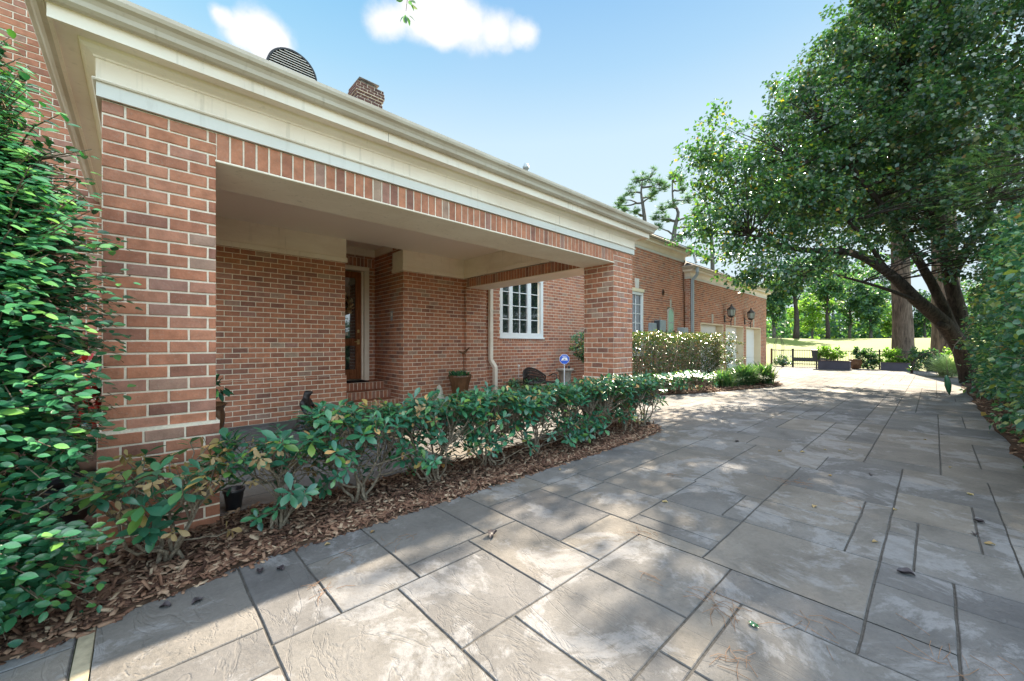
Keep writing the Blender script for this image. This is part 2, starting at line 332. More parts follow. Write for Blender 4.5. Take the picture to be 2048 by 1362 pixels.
def leaves(name, P, D, Nn, Sz, T, mat, parent=None, wid=1.0, rbias=None):
    V, Fs, r = leaf_arrays(P, D, Nn, Sz, T, wid)
    if rbias is not None: r = np.clip(r*rbias[1]+rbias[0], 0, 1)
    return np_mesh(name, V, Fs, mat, parent, r, smooth=True)
def rnd_dirs(n): return norm(rng.normal(size=(n, 3)))
def crown_points(lobes, n, shell=.45):
    """clump centres through a set of ellipsoids, thicker towards their skins"""
    w = np.array([l[1][0]*l[1][1]*l[1][2] for l in lobes])**.8; idx = rng.choice(len(lobes), n, p=w/w.sum())
    C = np.array([l[0] for l in lobes])[idx]; Rr = np.array([l[1] for l in lobes])[idx]
    u = rnd_dirs(n); rad = rng.random(n)**shell
    # uneven outline
    k = 1+.22*np.array([mn.noise(Vector(tuple(x*2.3+i*7.1))) for x, i in zip(u, idx)])
    return C+u*Rr*(rad*k)[:, None], u
def foliage(name, lobes, nclump, per, crad, size, T, mat, parent, droop=.3, shell=.45, out=.6, wid=1.0, flat=.6, rbias=None):
    C, u = crown_points(lobes, nclump, shell)
    P = np.repeat(C, per, 0)+rnd_dirs(nclump*per)*(rng.random(nclump*per)**.6)[:, None]*crad*np.array([1, 1, flat])
    U = np.repeat(u, per, 0); n = len(P)
    D = U*out+rnd_dirs(n)*.8; D[:, 2] -= droop
    Nn = rnd_dirs(n)*.55+np.array([0, 0, .75])+U*.3
    return leaves(name, P, D, Nn, size*(.6+.7*rng.random(n)), T, mat, parent, wid, rbias), C
def wig(p0, p1, k=5, amp=.1, sag=0):
    p0, p1 = Vector(p0), Vector(p1); L = (p1-p0).length; out = []
    o = Vector((random.random()*99, random.random()*99, 0))
    for i in range(k+1):
        t = i/k; q = p0.lerp(p1, t)
        e = math.sin(math.pi*t)
        v = mn.noise_vector(o+Vector((t*2.2, 0, 0)))*amp*L*min(1, e*1.6)
        out.append(q+v+Vector((0, 0, -sag*e*L)))
    return out

# ------------------------------------------------------------------ brickwork
CO, MODL, JT, PROUD = .0813, .205, .0125, .007
def sub_rects(rects, holes):
    for h in holes:
        nr = []
        for (a, b, c, d) in rects:
            if h[0] >= b or h[1] <= a or h[2] >= d or h[3] <= c: nr.append((a, b, c, d)); continue
            if a < h[0]: nr.append((a, h[0], c, d))
            if h[1] < b: nr.append((h[1], b, c, d))
            m0, m1 = max(a, h[0]), min(b, h[1])
            if c < h[2]: nr.append((m0, m1, c, h[2]))
            if h[3] < d: nr.append((m0, m1, h[3], d))
        rects = nr
    return rects
class Bricks:
    def __init__(s): s.V = []; s.Q = []; s.r = []; s.mi = []
    def plate(s, O, u, n, a, b, c, d, mi=0, proud=PROUD, bev=.004, r=None):
        """a brick face on the plane O + u*s + z, standing out along n"""
        j = lambda k: (random.random()-.5)*k
        e = min(bev, (b-a)/3, (d-c)/3)
        pr = proud+j(.0018)
        o = len(s.V)
        for (du, dz, h) in ((a, c, 0), (b, c, 0), (b, d, 0), (a, d, 0)):
            s.V.append(O+u*du+n*h+Vector((0, 0, dz)))
        oo = [(a+j(.003), c+j(.003)), (b+j(.003), c+j(.003)), (b+j(.003), d+j(.003)), (a+j(.003), d+j(.003))]
        sg = ((1, 1), (-1, 1), (-1, -1), (1, -1))
        for (x, z) in oo: s.V.append(O+u*x+n*(pr-e*.6)+Vector((0, 0, z)))
        for (x, z), (p, q) in zip(oo, sg): s.V.append(O+u*(x+p*e)+n*pr+Vector((0, 0, z+q*e)))
        r = random.random() if r is None else r
        for i in range(4):
            k = (i+1) % 4
            s.Q.append((o+i, o+k, o+4+k, o+4+i)); s.Q.append((o+4+i, o+4+k, o+8+k, o+8+i)); s.r += [r, r]; s.mi += [mi, mi]
        s.Q.append((o+8, o+9, o+10, o+11)); s.r.append(r); s.mi.append(mi)
    def mortar(s, O, u, n, rects, depth=.0):
        for (a, b, c, d) in rects:
            o = len(s.V)
            for (x, z) in ((a, c), (b, c), (b, d), (a, d)): s.V.append(O+u*x-n*depth+Vector((0, 0, z)))
            s.Q.append((o, o+1, o+2, o+3)); s.r.append(.5); s.mi.append(1)
    def wall(s, O, u, n, L, z0, z1, holes=(), phase=0, soldiers=()):
        """O = wall line point on the mortar plane; runs L along u, outward n"""
        O = Vector(O); u = Vector(u); n = Vector(n)
        s.mortar(O, u, n, sub_rects([(0, L, z0, z1)], holes))
        k0 = int(math.floor(z0/CO)); k1 = int(math.ceil(z1/CO))
        hs = list(holes)+[(a, b, c, d) for (a, b, c, d) in soldiers]
        for k in range(k0, k1):
            c, d = k*CO+JT/2, (k+1)*CO-JT/2
            c2, d2 = max(c, z0+.002), min(d, z1-.002)
            if d2-c2 < .012: continue
            x = -((k % 2)*MODL/2)-phase
            while x < L:
                a, b = max(x+JT/2, 0), min(x+MODL-JT/2, L)
                if b-a > .02:
                    rc = random.random()
                    for (a1, b1, c1, d1) in sub_rects([(a, b, c2, d2)], hs):
                        if b1-a1 > .018 and d1-c1 > .012: s.plate(O, u, n, a1, b1, c1, d1, r=rc)
                x += MODL
        for (a, b, c, d) in soldiers: s.soldier(O, u, n, a, b, c, d)
    def soldier(s, O, u, n, a, b, c, d, mort=False):
        O = Vector(O); u = Vector(u); n = Vector(n)
        if mort: s.mortar(O, u, n, [(a, b, c, d)])
        m = max(1, round((b-a)/CO)); w = (b-a)/m
        for i in range(m): s.plate(O, u, n, a+i*w+JT/2, a+(i+1)*w-JT/2, c+.005, d-.005)
    def build(s, name, parent, mat='brick'):
        V = np.array([tuple(v) for v in s.V]); Q = np.array(s.Q)
        # make every face look outwards by its winding relative to its own plate is not needed: both sides shade alike
        return np_mesh(name, V, [Q], [mat, 'mortar'], parent, np.array(s.r), np.array(s.mi))
X, Y = Vector((1, 0, 0)), Vector((0, 1, 0))
_link0 = link
def link(o, parent=None):
    COL.objects.link(o)
    if parent is not None:
        o.parent = parent
        if parent.type == 'EMPTY': o.matrix_parent_inverse = Matrix.Translation(-parent.location)
    return o
# ------------------------------------------------------------------ ground, paving, beds
def slab_field(name, xs, ys, segsV, segsH, jig=.004, mats=('paving', 'joint')):
    """a stamped concrete sheet: cells of a grid, grooved along the joint segments"""
    eps = 1e-4; xs = sorted(set(round(x, 4) for x in xs)); ys = sorted(set(round(y, 4) for y in ys))
    nx, ny = len(xs)-1, len(ys)-1
    VJ = {}; HJ = {}
    for (x, a, b) in segsV: VJ.setdefault(round(x, 4), []).append((a, b))
    for (y, a, b) in segsH: HJ.setdefault(round(y, 4), []).append((a, b))
    def jv(i, j):    # joint on x line i beside cell row j
        m = (ys[j]+ys[j+1])/2; return any(a-eps < m < b+eps for a, b in VJ.get(xs[i], ()))
    def jh(j, i):
        m = (xs[i]+xs[i+1])/2; return any(a-eps < m < b+eps for a, b in HJ.get(ys[j], ()))
    V = [[jv(i, j) for j in range(ny)] for i in range(nx+1)]; H = [[jh(j, i) for i in range(nx)] for j in range(ny+1)]
    lab = {}; cur = 0
    for i in range(nx):
        for j in range(ny):
            if (i, j) in lab: continue
            st = [(i, j)]; lab[(i, j)] = cur; val = None
            while st:
                a, b = st.pop()
                for (c, d, ok) in ((a+1, b, a+1 < nx and not V[a+1][b]), (a-1, b, a > 0 and not V[a][b]),
                                   (a, b+1, b+1 < ny and not H[b+1][a]), (a, b-1, b > 0 and not H[b][a])):
                    if ok and (c, d) not in lab: lab[(c, d)] = cur; st.append((c, d))
            cur += 1
    tint = [random.random() for _ in range(cur)]
    w, dep, ch = .0030, .0065, .0055
    vs, fs, mi, rr = [], [], [], []
    def J(x, y, z):
        q = mn.noise_vector(Vector((x*6, y*6, 3.3)))*jig+mn.noise_vector(Vector((x*25, y*25, 9.3)))*jig*.45; zz = mn.noise(Vector((x*1.1, y*1.1, 0)))*.003
        vs.append((x+q.x, y+q.y, z+zz)); return len(vs)-1
    for i in range(nx):
        for j in range(ny):
            x0, x1, y0, y1 = xs[i], xs[i+1], ys[j], ys[j+1]
            l, r_, b, t = V[i][j], V[i+1][j], H[j][i], H[j+1][i]
            def cor(k):
                return [(x0+(k if l else 0), y0+(k if b else 0)), (x1-(k if r_ else 0), y0+(k if b else 0)),
                        (x1-(k if r_ else 0), y1-(k if t else 0)), (x0+(k if l else 0), y1-(k if t else 0))]
            q = [J(x, y, 0) for x, y in cor(w+ch)]
            fs.append(q); mi.append(0); rr.append(tint[lab[(i, j)]])
            if l or r_ or b or t:
                p = [J(x, y, -dep) for x, y in cor(w)]
                p2 = [J(x, y, -.0035) for x, y in cor(w+ch*.35)]
                for e, on in ((0, b), (1, r_), (2, t), (3, l)):
                    if on:
                        f = (e+1) % 4; fs.append([p2[e], p2[f], q[f], q[e]]); mi.append(0); rr.append(tint[lab[(i, j)]]*.3)
                        fs.append([p[e], p[f], p2[f], p2[e]]); mi.append(1); rr.append(.5)
    # dirt in the joints
    o = len(vs); 
    for (x, y) in ((xs[0], ys[0]), (xs[-1], ys[0]), (xs[-1], ys[-1]), (xs[0], ys[-1])): vs.append((x, y, -.0065))
    fs.append([o, o+1, o+2, o+3]); mi.append(1); rr.append(.5)
    ob = np_mesh(name, np.array(vs), [np.array(fs)], list(mats), None, np.array(rr), np.array(mi))
    return tag(ob, kind='structure')
SV = [(.41, .9, 2.8), (.70, 1.93, 2.8), (1.12, 1.93, 2.8), (1.70, 2.08, 2.8), (1.56, 1.36, 2.08), (1.99, 1.36, 2.8), (.985, .4, 1.93), (1.285, .3, 1.36),
      (2.585, .95, 2.40), (2.71, 2.40, 2.8), (3.15, .95, 2.40), (2.735, .95, 1.525), (2.455, -.07, 1.36), (1.865, .79, 1.36), (2.16, -.4, .79), (1.58, -.2, .79),
      (3.175, -.7, 1.09), (3.46, .38, 1.09), (3.74, -.5, .22), (3.74, .38, 1.525), (3.79, 1.545, 2.13), (3.70, 2.42, 2.8), (4.44, 2.13, 2.8), (4.44, .95, 1.545),
      (4.91, 1.545, 2.13), (4.31, .22, .95), (5.025, .22, 1.545), (4.77, -.7, .22), (4.06, -.7, .22), (2.89, -.7, .22), (5.2, -.7, .22), (.985, -1.5, .1), (1.285, -1.5, -.3)]
SH = [(2.07, -.14, .41), (1.93, .41, 1.56), (2.49, .70, 1.12), (1.78, -.14, .41), (2.08, 1.12, 1.99), (1.36, .985, 2.455), (2.40, 1.99, 3.15), (2.42, 3.15, 3.74),
      (1.67, 1.99, 2.585), (2.10, 2.585, 3.15), (1.525, 2.585, 3.79), (1.545, 3.79, 5.7), (2.13, 3.15, 5.7), (.79, 1.285, 2.455), (.95, 2.455, 5.025), (.65, 1.285, 2.16),
      (1.09, 3.175, 3.74), (.82, 5.025, 5.7), (.38, 3.175, 4.31), (.22, 2.16, 5.7), (-.07, 2.16, 3.175), (-.2, 3.74, 4.77), (-.34, 3.175, 5.7), (.9, -.14, .985),
      (.3, -.14, 1.285), (-.4, .985, 3.175), (.08, 3.175, 4.06)]
def subdiv(a, b, st): n = max(1, int((b-a)/st)); return [a+(b-a)*i/n for i in range(n+1)]
slab_field('driveway', [s[0] for s in SV]+subdiv(-.14, 5.7, .16), [s[0] for s in SH]+subdiv(-1.5, 2.8, .16), SV, SH)
def packing(x0, x1, y0, y1, u, seed, sizes):
    rn = random.Random(seed); nx, ny = int(round((x1-x0)/u)), int(round((y1-y0)/u)); G_ = {}
    sv, sh = [], []
    for i in range(nx):
        for j in range(ny):
            if (i, j) in G_: continue
            c = sizes[:]; rn.shuffle(c)
            for (a, b) in c+[(1, 1)]:
                if i+a <= nx and j+b <= ny and all((i+p, j+q) not in G_ for p in range(a) for q in range(b)): break
            for p in range(a):
                for q in range(b): G_[(i+p, j+q)] = 1
            X0, X1, Y0, Y1 = x0+i*u, x0+(i+a)*u, y0+j*u, y0+(j+b)*u
            sv += [(X0, Y0, Y1), (X1, Y0, Y1)]; sh += [(Y0, X0, X1), (Y1, X0, X1)]
    return sv, sh, [x0+i*u for i in range(nx+1)], [y0+j*u for j in range(ny+1)]
SZ = [(2, 3), (3, 2), (2, 2), (4, 2), (1, 2), (2, 1), (3, 3), (2, 4), (3, 1)]
sv, sh, xs, ys = packing(5.7, 5.7+.285*76, -1.47, -1.47+.285*31, .285, 3, SZ); slab_field('driveway', xs, ys, sv, sh, .004)
sv, sh, xs, ys = packing(-.14, 5.56, 2.8, 2.8+.285*17, .285, 5, SZ); xs[-1] = 5.7
sv = [(5.7 if abs(s[0]-5.56) < .01 else s[0], s[1], s[2]) for s in sv]; slab_field('driveway', xs, ys, sv, sh)
sv, sh, xs, ys = packing(-.2-.285*12, -.2, -1.5, -1.5+.285*15, .285, 8, SZ); slab_field('driveway', xs, ys, sv, sh)
m = MB(); m.box(-.197, -.143, -1.5, 2.72, -.03, -.002, bev=.003); tag(m.build('expansion_strip', 'board'), kind='structure')
# land: one sheet to the horizon, rising into the golf field
def land_z(x, y):
    t = min(1, max(0, (x-29)/52)); z = -.02+2.15*(t*t*(3-2*t))
    z += .9*math.exp(-((x-62)/12)**2-((y-22)/7)**2) if x > 28 else 0
    return z+(.12*mn.noise(Vector((x*.05, y*.05, 0))) if x > 32 else 0)
gx = [-400, -120, -40, -10, 5, 15, 24, 27, 27.5]+[28+1.6*i for i in range(45)]+[110, 140, 200, 320, 500]
gy = [-500, -250, -120]+[-70+3*i for i in range(48)]+[90, 130, 220, 400]
vs = np.array([(x, y, land_z(x, y)) for x in gx for y in gy]); ny_ = len(gy)
fs = np.array([(i*ny_+j, (i+1)*ny_+j, (i+1)*ny_+j+1, i*ny_+j+1) for i in range(len(gx)-1) for j in range(ny_-1)])
cx = np.array([vs[f, 0].mean() for f in fs]); tag(np_mesh('ground', vs, [fs], ['grass', 'field'], None, None, (cx > 34).astype(int), True), kind='structure')
def bed(name, poly, z=.02, mat='soil', inset=.03):
    me = bpy.data.meshes.new(name); c = Vector((sum(p[0] for p in poly)/len(poly), sum(p[1] for p in poly)/len(poly)))
    n = len(poly); pts = [(p[0], p[1], -.002) for p in poly]
    ins = []
    for p in poly:
        d = (c-Vector(p)); ins.append((p[0]+d.x/max(d.length, .1)*inset, p[1]+d.y/max(d.length, .1)*inset, z))
    me.from_pydata(pts+ins, [], [(i, (i+1) % n, n+(i+1) % n, n+i) for i in range(n)]+[tuple(range(n, 2*n))]); me.materials.append(M[mat]); me.update()
    return tag(link(bpy.data.objects.new(name, me)), kind='structure')
def inside(p, poly):
    r = False; n = len(poly)
    for i in range(n):
        (x1, y1), (x2, y2) = poly[i], poly[(i+1) % n]
        if (y1 > p[1]) != (y2 > p[1]) and p[0] < (x2-x1)*(p[1]-y1)/(y2-y1)+x1: r = not r
    return r
def edge_pts(a, b, n, amp): return [(a[0]+(b[0]-a[0])*i/n+(random.random()-.5)*amp*.3, a[1]+(b[1]-a[1])*i/n+(random.random()-.5)*amp) for i in range(n)]
BED1 = edge_pts((-3.6, 2.45), (-.25, 2.56), 14, .05)+edge_pts((-.25, 2.58), (.4, 2.73), 6, .03)+edge_pts((.4, 2.74), (5.3, 2.72), 40, .035)+[(5.55, 2.76), (5.8, 2.9), (5.92, 3.1), (5.95, 3.3), (5.9, 3.47)]+edge_pts((5.4, 3.5), (.4, 3.55), 14, .08)+[(-.1, 3.6), (-.2, 4.2), (-.3, 7.4), (-3.6, 7.4)]
BED2 = [(8.6, 7.3), (8.5, 6.0), (8.7, 5.2), (9.4, 4.7), (10.4, 4.25), (12, 3.75), (13.6, 3.3), (14.6, 3.2), (15.1, 3.6), (15.3, 4.6), (15.35, 6.6), (11.6, 6.7), (11.4, 7.3)]
BED3 = [(6.1, 7.38), (6.15, 6.5), (6.5, 6.3), (8.4, 6.2), (8.4, 7.38)]
BED4 = edge_pts((3.5, -.75), (8, -.62), 16, .08)+edge_pts((8, -.62), (20, -.55), 20, .1)+[(22, -.9), (22, -4), (3, -4), (3, -.95)]
bed('planting_bed', BED1); bed('planting_bed', BED2); bed('planting_bed', BED3); bed('planting_bed', BED4)
def mulch(poly, box, n, size, name='mulch', mat='mulch', lift=.02, spill=.05):
    P = []
    while len(P) < n:
        p = (box[0]+random.random()*(box[1]-box[0]), box[2]+random.random()*(box[3]-box[2]))
        q = (p[0]+(random.random()-.5)*spill, p[1]-random.random()*spill*.6)
        if inside(p, poly): P.append((*q, lift+random.random()*.018 if inside(q, poly) else .002))
    P = np.array(P); D = rnd_dirs(n); D[:, 2] *= .28; Nn = rnd_dirs(n)*.35+np.array([0, 0, 1.])
    o = leaves(name, P, D, Nn, size*(.35+rng.random(n)**1.6), CHIP, mat, None, 1.5); return tag(o, kind='stuff')
mulch(BED1, (-1.2, 6, 2.4, 3.7), 15000, .05); mulch(BED1, (-.4, 6, 2.5, 2.84), 4500, .042); mulch(BED1, (-3, 0, 3.6, 6), 1500, .06)
mulch(BED2, (8.5, 15.4, 3.1, 6), 5000, .09); mulch(BED3, (6.1, 8.5, 6.1, 7.4), 1500, .08); mulch(BED4, (3.4, 16, -1.4, -.5), 5000, .055, spill=.16)

# ------------------------------------------------------------------ the house
house = empty('brick_house', 'long red brick house with covered carport porch, cream cornice and three garage doors', 'house', (3, 7.4, 0))
def sweep(mb, path, prof, mi=0, cap=True):
    P = [Vector((p[0], p[1], 0)) for p in path]; k = len(P); ns = []
    for i in range(k-1): d = (P[i+1]-P[i]).normalized(); ns.append(Vector((d.y, -d.x, 0)))
    vs = []
    for i in range(k):
        nn = ns[0] if i == 0 else ns[-1] if i == k-1 else None
        if nn is None:
            a, b = ns[i-1], ns[i]; nn = (a+b)/(1+a.dot(b))
        for (o, z) in prof: vs.append(P[i]+nn*o+Vector((0, 0, z)))
    m_ = len(prof)
    fs = [(i*m_+j, i*m_+(j+1) % m_, (i+1)*m_+(j+1) % m_, (i+1)*m_+j) for i in range(k-1) for j in range(m_)]
    if cap: fs += [tuple(range(m_)), tuple((k-1)*m_+j for j in range(m_-1, -1, -1))]
    mb.add(vs, fs, mi)
def cornice(path, zb, sc=1.0):
    f = lambda pr: [(o*sc, zb+z*sc) for o, z in pr]
    a = MB(); sweep(a, path, f([(0, .001), (.022, .001), (.022, .088), (.0, .088)])); b = a.build('frieze_band', 'band', house)
    c = MB(); sweep(c, path, f([(0, .0885), (.036, .0885), (.042, .096), (.036, .104), (.024, .108), (.024, .222), (.034, .226), (.036, .236), (.05, .243), (.07, .252), (.088, .268), (.092, .284),
                                (.178, .284), (.178, .272), (.196, .272), (.196, .352), (.206, .356), (.206, .384), (0, .384)])); 
    for (i0, (p_, q_)) in enumerate(zip(path[:-1], path[1:])):
        dv = Vector((q_[0]-p_[0], q_[1]-p_[1], 0)); LL = dv.length; dv.normalize(); nv = Vector((dv.y, -dv.x, 0)); ss = .9+random.random()
        while ss < LL-.2:
            for (o_, za, zb_) in ((.1962, .275, .350), (.0242, .112, .220)):
                if o_ < .1 and random.random() < .4: continue
                a_ = Vector((p_[0], p_[1], zb))+dv*(ss+random.random()*.3)+nv*o_*sc; w_ = dv*.0016
                c.add([a_-w_+Vector((0, 0, za*sc)), a_+w_+Vector((0, 0, za*sc)), a_+w_+Vector((0, 0, zb_*sc)), a_-w_+Vector((0, 0, zb_*sc))], [(0, 1, 2, 3)], 1)
            ss += 1.3+random.random()*1.5
    c.build('cornice', ['trim', 'soil'], house)
    g_ = MB(); sweep(g_, path, f([(.2065, .350), (.236, .350), (.256, .366), (.262, .392), (.276, .412), (.298, .426), (.306, .446), (.306, .470), (.296, .470), (.294, .436), (.2065, .436)])); g_.build('gutter', 'gutter', house)
FB = 2.766
cornice([(-.168, 7.4), (-.168, 3.45), (6.0, 3.45), (6.0, 7.3)], FB)
cornice([(11.5, 7.4), (11.5, 6.9), (16.03, 6.9), (16.03, 10)], 4.55)
cornice([(16.03, 6.9), (16.03, 6.7), (26.6, 6.7), (26.6, 12)], 3.9)
# piers
def pier(x0, x1, y0, y1, name='pier'):
    b = Bricks(); e = .02
    for (k, z0, z1) in ((e, 0, .748), (0, .748, FB)):
        a0, a1, b0, b1 = x0-k, x1+k, y0-k, y1+k; P_ = PROUD
        b.wall((a0, b0+P_, 0), X, -Y, a1-a0, z0, z1)
        b.wall((a0, b1-P_, 0), X, Y, a1-a0, z0, z1)
        b.wall((a0+P_, b0+P_+.001, 0), Y, -X, b1-b0-2*P_-.002, z0, z1, phase=.1025)
        b.wall((a1-P_, b0+P_+.001, 0), Y, X, b1-b0-2*P_-.002, z0, z1, phase=.1025)
    o = len(b.V)
    for (x, y) in ((x0-e+.006, y0-e+.006), (x1+e-.006, y0-e+.006), (x1+e-.006, y1+e-.006), (x0-e+.006, y1+e-.006)): b.V.append(Vector((x, y, .749)))
    b.Q.append((o, o+1, o+2, o+3)); b.r.append(.5); b.mi.append(1)
    return b.build(name, house)
pier(-.168, .39, 3.45, 4.03); pier(5.44, 6.0, 3.45, 4.03)
# lintels of soldier bricks, with plaster undersides
LZ = 2.57
def lintel(O, u, n, a, b, thick):
    k = Bricks(); k.soldier(Vector(O), u, n, a, b, LZ, FB, True); k.soldier(Vector(O)-Vector(n)*(thick-2*PROUD), u, -Vector(n), a, b, LZ, FB, True)
    return k.build('lintel', house)
lintel((0, 3.45+PROUD, 0), X, -Y, .39, 5.44, .58); lintel((5.44+PROUD, 0, 0), Y, -X, 4.03, 7.29, .56); lintel((-.168+PROUD, 0, 0), Y, -X, 4.03, 7.4, .558)
m = MB(); m.box(.385, 5.445, 3.444, 4.036, LZ-.012, LZ+.004, bev=.004); m.box(5.43, 6.006, 4.0365, 7.3, LZ-.012, LZ+.004, bev=.004); m.box(-.174, .4, 4.0365, 7.39, LZ-.012, LZ+.004, bev=.004); m.build('lintel_underside', 'soffit', house)
# porch ceiling and inner frieze boards
m = MB(); m.box(.1, 5.72, 3.7, 7.42, 3.2, 3.23); m.box(2.70, 3.96, 7.3, 8.85, 3.42, 3.44); m.build('porch_ceiling', 'ceil', house)
m = MB()
def inner(path, z0=2.775, z1=3.199, mb=None):
    sweep(mb, path, [(0, z0), (.03, z0), (.03, z0+.075), (.022, z0+.085), (.012, z0+.087), (.012, z0+.25), (.009, z0+.252), (.009, z0+.258), (.012, z0+.26), (.012, z1), (0, z1)])
inner([(.39, 7.395), (2.75, 7.395), (2.75, 7.85)], mb=m); inner([(3.912, 7.85), (3.912, 7.395), (5.4395, 7.395), (5.4395, 4.03)], mb=m)
sweep(m, [(5.42, 4.03), (.4, 4.03)], [(0, 2.775), (.03, 2.775), (.03, 3.199), (0, 3.199)]); sweep(m, [(.4, 4.03), (.4, 7.39)], [(0, 2.775), (.03, 2.775), (.03, 3.199), (0, 3.199)])
sweep(m, [(2.752, 7.86), (2.752, 8.74), (3.91, 8.74), (3.91, 7.86)], [(0, 3.26), (-.02, 3.26), (-.02, 3.415), (0, 3.415)])
m.build('inner_frieze', 'trim', house)
# walls
def wall(name, parts):
    b = Bricks()
    for p in parts: b.wall(*p[0], **(p[1] if len(p) > 1 else {}))
    return b.build(name, house)
wall('porch_wall', [(((-.6, 7.4, 0), X, -Y, 3.345, .70, 2.9),), (((-.6, 7.38, 0), X, -Y, 3.365, 0, .70),), (((2.745, 7.401, 0), Y, X, 1.345, 0, 3.5),),
                    (((2.745, 8.75, 0), X, -Y, 1.173, .3, 3.5), dict(holes=[(.10, 1.02, .3, 3.0)], soldiers=[(0, 1.173, 3.0, 3.2)])),
                    (((3.918, 7.401, 0), Y, -X, 1.345, 0, 3.5),), (((3.918, 7.4, 0), X, -Y, 1.523, 0, 2.9),)])
wall('pilaster', [(((5.433, 7.3, 0), X, -Y, .574, 0, 2.9),), (((5.44, 7.301, 0), Y, -X, .1, 0, 2.9),), (((6.0, 7.301, 0), Y, X, .1, 0, 2.9),)])
wall('window_wall', [(((6.0, 7.4, 0), X, -Y, 5.5, 0, 4.5), dict(holes=[(.53, 2.12, 1.45, 3.05)], soldiers=[(.45, 2.2, 1.345, 1.449)])), (((11.5, 6.9, 0), Y, -X, .5, 0, 4.6),)])
wall('wing_wall', [(((11.5, 6.9, 0), X, -Y, 4.53, 0, 4.55), dict(holes=[(.3, 1.2, .9, 3.17), (3.0, 3.54, .9, 2.67)])), (((16.03, 6.9, 0), Y, X, 4, 3.6, 4.55),)])
wall('garage_wall', [(((16.03, 6.7, 0), X, -Y, 10.57, 0, 3.9), dict(holes=[(1.06, 3.66, 0, 2.17), (3.97, 6.47, 0, 2.17), (6.91, 9.42, 0, 2.17)])), (((16.03, 6.7, 0), Y, -X, .2, 0, 3.9),), (((26.6, 6.7, 0), Y, X, 5, 0, 3.9),)])
wall('tall_wall', [(((-5.5, 7.45, 0), X, -Y, 5.15, 0, 7.2),), (((-.35, 7.45, 0), Y, X, 4, 2.9, 7.2),)])
# the plain bulk behind the brick faces
def prism(mb, quad, t=.06, mi=0):
    q = [Vector(p) for p in quad]; n = len(q); vs = q+[p-Vector((0, 0, t)) for p in q]
    mb.add(vs, [tuple(range(n)), tuple(range(2*n-1, n-1, -1))]+[(i, i+n, (i+1) % n+n, (i+1) % n) for i in range(n)], mi)
m = MB(); m.box(-.5, 2.70, 7.46, 12, .01, 4.9); m.box(3.97, 11.4, 7.46, 12, .01, 5.0); m.box(2.70, 3.97, 8.95, 12, .01, 4.9); m.box(2.70, 3.97, 7.46, 8.95, 3.5, 4.9); m.box(11.4, 15.98, 7.2, 12, .01, 4.9); m.box(16.1, 26.5, 7.1, 12, .01, 4.2); m.box(-5.4, -.7, 7.5, 12, .01, 7.1); m.build('rear_walls', 'mortar', house)
# roofs
sl_ = .612
def shingles(mb, x0, x1, y0, z0, n=3, dirx=True):
    for k in range(n):
        x = x0
        while x < x1:
            w = .16+random.random()*.14; yy = y0+k*.2; zz = z0+sl_*k*.2+random.random()*.006
            e = random.random()*.02
            mb.add([(x+.004, yy-e, zz), (min(x+w, x1)-.004, yy-e, zz), (min(x+w, x1)-.004, yy+.3, zz+.3*sl_-.004), (x+.004, yy+.3, zz+.3*sl_-.004),
                    (x+.004, yy-e, zz+.02), (min(x+w, x1)-.004, yy-e, zz+.02), (min(x+w, x1)-.004, yy+.3, zz+.3*sl_+.012), (x+.004, yy+.3, zz+.3*sl_+.012)],
                   [(3, 2, 1, 0), (4, 5, 6, 7), (0, 1, 5, 4), (1, 2, 6, 5), (2, 3, 7, 6), (3, 0, 4, 7)]); x += w
m = MB(); ez = FB+.435; x0, x1, y0 = -.43, 6.26, 3.185; h = (x1-x0)/2; az = ez+h*sl_
for q in ([(x0, y0, ez), (x1, y0, ez), (x0+h, y0+h, az)], [(x1, y0, ez), (x1, 7.6, ez), (x0+h, 7.6, az), (x0+h, y0+h, az)], [(x0, 7.6, ez), (x0, y0, ez), (x0+h, y0+h, az), (x0+h, 7.6, az)]): prism(m, q, .03)
shingles(m, x0+.25, x1-.05, y0-.02, ez+.004, 3); m.build('porch_roof', 'roof', house)
m = MB()
prism(m, [(-.7, 6.62, 5.02), (16.3, 6.62, 5.02), (16.3, 12, 5.02+5.38*.6), (-.7, 12, 5.02+5.38*.6)], .08); prism(m, [(-.7, 12, 8.25), (16.3, 12, 8.25), (16.3, 17.5, 5), (-.7, 17.5, 5)], .08)
shingles(m, 6.5, 16.3, 6.6, 5.03, 2); m.build('main_roof', 'roof', house)
m = MB(); gx0, gx1, gy, gz = 15.74, 26.9, 6.4, 4.36; m_s = .5
prism(m, [(gx0, gy, gz), (gx1, gy, gz), (gx1-4, gy+4, gz+4*m_s), (gx0+4, gy+4, gz+4*m_s)], .04); prism(m, [(gx1, gy, gz), (gx1, gy+8, gz), (gx1-4, gy+4, gz+4*m_s)], .04); prism(m, [(gx0, gy+8, gz), (gx0, gy, gz), (gx0+4, gy+4, gz+4*m_s)], .04); prism(m, [(gx1, gy+8, gz), (gx0, gy+8, gz), (gx0+4, gy+4, gz+4*m_s), (gx1-4, gy+4, gz+4*m_s)], .04)
sl0 = sl_; sl_ = .5; shingles(m, gx0+.2, gx1-.1, gy-.02, gz+.01, 2); sl_ = sl0; m.build('garage_roof', 'roof', house)
m = MB(); prism(m, [(-6, 7.0, 7.4), (-.2, 7.0, 7.4), (-.2, 12, 9.5), (-6, 12, 9.5)], .1); m.build('tall_roof', 'roof', house)
